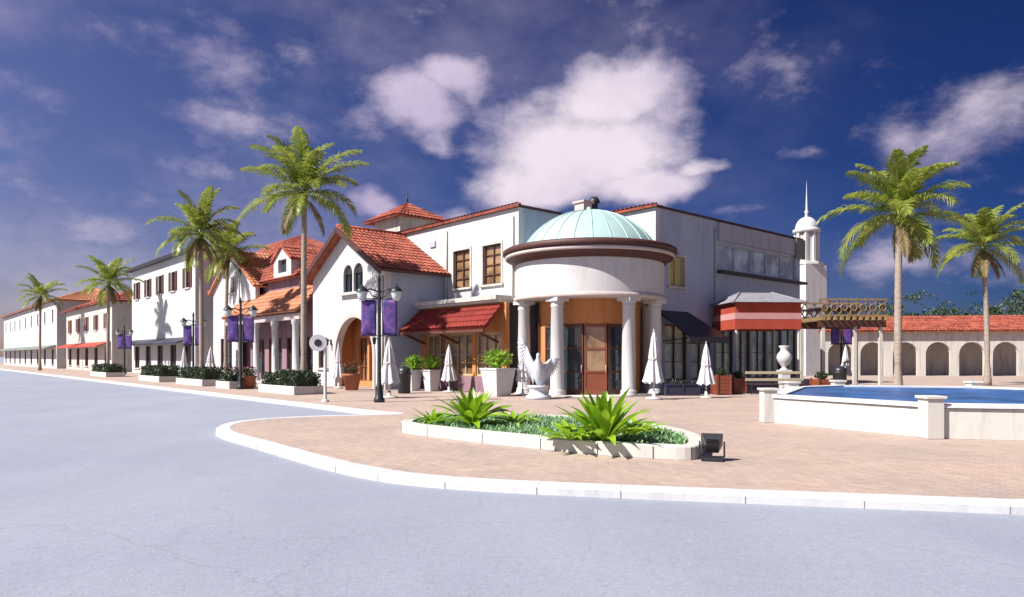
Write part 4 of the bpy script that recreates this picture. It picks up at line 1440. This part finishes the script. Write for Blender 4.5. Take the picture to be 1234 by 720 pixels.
# ------------------------------------------------------------------ right-hand things
# low dark planter trough
(x0, y0), (x1, y1) = at(797, 29.8), at(846, 29.8)
tr = thing('planter_trough', 'long dark planter trough between two folded parasols', 'planter', ((x0 + x1) / 2, y0, 0), .05)
hw = (x1 - x0) / 2 - .12
MB().slab(rect(-hw, hw, 0, .52), [rect(-hw + .08, -.04, .08, .44), rect(.04, hw - .08, .08, .44)], (0, -.2, 0), (1, 0, 0), (0, 0, 1), (0, 1, 0), .03).box(-hw, hw, -.16, .2, 0, .5).build('box', M['navy'], tr)
f = MB(); rnd = random.Random(9)
for i in range(90): leaf(f, (rnd.uniform(-hw + .1, hw - .1), rnd.uniform(-.1, .12), .48), rnd.uniform(0, 6.28), radians(rnd.uniform(30, 85)), rnd.uniform(.15, .3), .04, 1.0, 4)
f.build('foliage', M['hedge'], tr)

# red planter boxes
def red_box(label, px, d, w, h):
    x, y = at(px, d)
    b = thing('planter_box', label, 'planter', (x, y, 0), .1, 'red-brown wooden planter boxes')
    k = MB().box(-w / 2 + .03, w / 2 - .03, -w / 2 + .03, w / 2 - .03, .05, h - .02)
    for i in range(5):
        z = .05 + (h - .1) * i / 5
        k.box(-w / 2, w / 2, -w / 2, -w / 2 + .025, z, z + (h - .1) / 5 - .015).box(-w / 2, -w / 2 + .025, -w / 2 + .026, w / 2, z, z + (h - .1) / 5 - .015)
    k.build('box', M['redwood'], b)
    for sx in (-1, 1):
        for sy in (-1, 1): MB().box(sx * w / 2 - .04, sx * w / 2 + .04, sy * w / 2 - .04, sy * w / 2 + .04, 0, h + .03).build('corner_post', M['redwood'], b)
    f = MB(); bushy(f, 0, 0, h - .05, w * .5, .38, 350, .05, int(px))
    f.build('foliage', M['hedge'], b)
red_box('red-brown wooden planter box at the foot of the left canopy post', 869, 30.5, .6, .85)
red_box('red-brown wooden planter box left of the slatted bench', 889, 31.5, .55, .7)
red_box('red-brown wooden planter box right of the slatted bench, behind the basin', 990, 30, .6, .7)

# canopy kiosk
x, y = at(911, 34.6)
kc = thing('striped_canopy', 'free-standing canopy with grey hipped top and red valance with a paler stripe on slim posts', 'canopy', (x, y, 0), radians(4))
hx, hy = 1.6, 1.4
posts = [(-hx + .08, -hy + .08), (hx - .08, -hy + .08), (-hx + .08, hy - .08), (hx - .08, hy - .08)]
for px_, py_ in posts:
    MB().cyl(px_, py_, 0, 3.6, .06, n=12).lathe([(.12, 0), (.12, .1), (.07, .14)], px_, py_, 12).build('post', M['cream'], kc)
def ringbox(z0, z1, e=0):
    mb = MB(); a, b = hx + e, hy + e; t = .03
    mb.box(-a, a, -b, -b + t, z0, z1).box(-a, a, b - t, b, z0, z1).box(-a, -a + t, -b + t, b - t, z0, z1).box(a - t, a, -b + t, b - t, z0, z1)
    return mb
ringbox(3.72, 4.2).build('upper_band', M['red'], kc)
ringbox(3.42, 3.718, .02).build('middle_band', M['rosy'], kc)
v = ringbox(2.95, 3.418, .01).build('valance', M['red'], kc)
t = MB(); a, b, c_, d_ = hx + .2, hy + .2, .8, .01
P = [(-a, -b, 4.22), (a, -b, 4.22), (a, b, 4.22), (-a, b, 4.22), (-c_, -d_, 4.8), (c_, -d_, 4.8), (c_, d_, 4.8), (-c_, d_, 4.8)]
t.add(P, [(3, 2, 1, 0), (4, 5, 6, 7), (0, 1, 5, 4), (1, 2, 6, 5), (2, 3, 7, 6), (3, 0, 4, 7)])
for i in range(4): t.tube([P[i], P[i + 4]], .05, 6)
t.build('roof', M['slate'], kc)

# bench
x, y = at(935, 31)
bn = thing('slatted_bench', 'long bench with two pale slats and dark frame behind the basin corner', 'bench', (x, y, 0), .04)
W = 1.28
for k, z in enumerate((.62, .93)):
    MB().box(-W, W, .22, .26, z - .06, z + .06).build('backrest_slat', M['lightwood'], bn, bevel=.008)
st_ = MB()
for k in range(4): st_.box(-W, W, -.25 + k * .12, -.16 + k * .12, .42, .455)
st_.build('seat', M['brown'], bn)
for xx in (-W + .1, 0, W - .1):
    f = MB().box(xx - .03, xx + .03, -.25, -.2, 0, .418).box(xx - .03, xx + .03, .262, .31, 0, 1.02).box(xx - .03, xx + .03, -.2, .22, .36, .418)
    f.build('leg', M['black'], bn)

# urn on a pedestal
x, y = at(945, 33)
un = thing('stone_urn', 'white stone urn on a pedestal behind the slatted bench', 'urn', (x, y, 0))
MB().box(-.26, .26, -.26, .26, 0, .1).box(-.21, .21, -.21, .21, .101, .92).box(-.27, .27, -.27, .27, .921, 1.02).build('pedestal', M['pot'], un, bevel=.01)
MB().lathe([(.18, 1.02), (.2, 1.06), (.1, 1.12), (.12, 1.18), (.28, 1.4), (.35, 1.6), (.3, 1.78), (.2, 1.88), (.16, 2.0), (.24, 2.12), (.24, 2.16), (.18, 2.16), (.1, 1.9)], 0, 0, 24).build('vase', M['pot'], un)

# pergola
x, y = at(1012, 37)
pg = thing('pergola', 'dark timber pergola with carved lattice top on pale posts beyond the basin', 'pergola', (x, y, 0), radians(2))
hw, hd = 1.75, 1.4
for sx in (-1, 0.1, 1):
    for sy in (-1, 1):
        if sx == .1 and sy == 1: continue
        MB().box(sx * (hw - .25) - .08, sx * (hw - .25) + .08, sy * (hd - .2) - .08, sy * (hd - .2) + .08, 0, 3.15).build('post', M['cream'], pg)
MB().box(-hw, hw, -hd + .1, -hd + .25, 3.15, 3.5).box(-hw, hw, hd - .25, hd - .1, 3.15, 3.5).build('beam', M['brown'], pg)
ra = MB()
for i in range(11):
    xx = -hw + .1 + i * (2 * hw - .2) / 10
    ra.box(xx - .04, xx + .04, -hd - .2, hd + .2, 3.502, 3.68)
ra.build('rafter', M['goldwood'], pg)
for sy in (-1, 1):
    la = MB(); n = 7; z0, z1 = 3.7, 4.6; ya = sy * (hd - .05)
    la.box(-hw, hw, ya - .04, ya + .04, z0, z0 + .09).box(-hw, hw, ya - .04, ya + .04, z1 - .09, z1)
    for i in range(n):
        a = -hw + 2 * hw * i / n; b = -hw + 2 * hw * (i + 1) / n
        la.bar((a, ya - .012, z0 + .05), (b, ya - .012, z1 - .05), .03, .06)
        la.bar((b, ya + .012, z0 + .05), (a, ya + .012, z1 - .05), .03, .06)
        cxx = (a + b) / 2
        la.tube([(cxx + .17 * cos(q), ya - .05, (z0 + z1) / 2 + .17 * sin(q)) for q in [2 * pi * j / 14 for j in range(15)]], .028, 6, cap=False)
    la.build('lattice', M['goldwood'], pg)
MB().box(-hw + .05, hw - .05, -hd + .08, hd - .08, 4.1, 4.16).build('deck', M['dark'], pg)

# flower pots by the porch
def terra(label, px, d, s, seed):
    x, y = at(px, d)
    P = thing('flower_pot', label, 'potted plant', (x, y, 0), 0, 'terracotta pots on the left pavement')
    MB().lathe([(0, 0), (.22 * s, 0), (.32 * s, .5 * s), (.36 * s, .52 * s), (.36 * s, .6 * s), (.3 * s, .6 * s), (.28 * s, .5 * s), (0, .5 * s)], 0, 0, 22).build('pot', M['terra'], P)
    f = MB(); bushy(f, 0, 0, .5 * s, .4 * s, .55 * s, 500, .05, seed); f.build('foliage', M['hedge'], P)
    f = MB(); bushy(f, 0, 0, .62 * s, .42 * s, .5 * s, 90, .04, seed + 1); f.build('flowers', M['flower'], P)
terra('terracotta flower pot left of the porch lamp post', 281, 37, 1.1, 31)
terra('terracotta flower pot right of the porch lamp post', 300, 36, 1.1, 33)
terra('dark red flower pot in the orange archway', 424, 34.5, 1.35, 35)


# ------------------------------------------------------------------ far background on the right
def tree(label, x, y, h, r, seed):
    T = thing('tree', label, 'tree', (x, y, 0), 0, 'broad trees beyond the plaza')
    rnd = random.Random(seed)
    mb = MB().tube([(0, 0, 0), (.1, 0, h * .3), (0, .1, h * .6)], [.3, .22, .12], 8)
    for k in range(6):
        a = k * 1.05; mb.tube([(0, 0, h * .35), (cos(a) * r * .4, sin(a) * r * .4, h * .6), (cos(a) * r * .7, sin(a) * r * .7, h * .75)], [.12, .08, .03], 6)
    mb.build('trunk', M['trunk'], T)
    f = MB()
    def fn(p):
        q = Vector((p.x / r, p.y / r, (p.z - h * .62) / (h * .42)))
        return q.length < 1.0 + .9 * noise.noise(q * 2.0 + Vector((seed, 0, 0))) - .1 and noise.noise(p * .9 + Vector((seed, 3, 0))) > -.12
    leaf_cloud(f, fn, 5200, .2, rnd, (-r * 1.3, r * 1.3, -r * 1.3, r * 1.3, h * .2, h * 1.2))
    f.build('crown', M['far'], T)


for i, (px, d, h, r, lb) in enumerate([(1062, 78, 6.5, 4.5, 'dark broad tree beyond the pergola, left one of the row'), (1118, 84, 8.0, 5.2, 'tallest dark broad tree of the row at far right'),
                                     (1172, 80, 6.2, 4.5, 'dark tree right of the tallest in the far right row'), (1228, 76, 7.5, 5, 'dark tree at the right end of the row')]):
    tree(lb, *at(px, d), h, r, 40 + i)

# low arcade beyond the plaza at right
x, y = at(1130, 60)
ac = thing('arcade_building', 'low cream arcade building with tiled roof beyond the plaza at far right', 'building', (x, y, 0), radians(-8))
hl = 9.5
hol = [arch(-hl + .6 + 2.65 * i, -hl + 2.6 + 2.65 * i, .0, 1.9, 10) for i in range(7)]
outer = [(-hl, 0)]
for h_ in hol: outer += [(h_[0][0], 0)] + [p for p in reversed(h_[2:])][0:1] + [p for p in reversed(h_[3:-1])] + [(h_[1][0], 1.9), (h_[1][0], 0)]
outer += [(hl, 0), (hl, 3.9), (-hl, 3.9)]
MB().slab(outer, [], (0, 0, 0), (1, 0, 0), (0, 0, 1), (0, 1, 0), .35).build('arcade_wall', M['cream'], ac)
MB().box(-hl, hl, 3, 3.3, 0, 3.9).build('rear_wall', M['cream'], ac)
MB().tiles((-hl - .3, -.5, 3.85), (hl + .3, -.5, 3.85), (-hl - .3, 3.5, 5.3), (hl + .3, 3.5, 5.3), .3, .45).build('roof', M['tile'], ac)
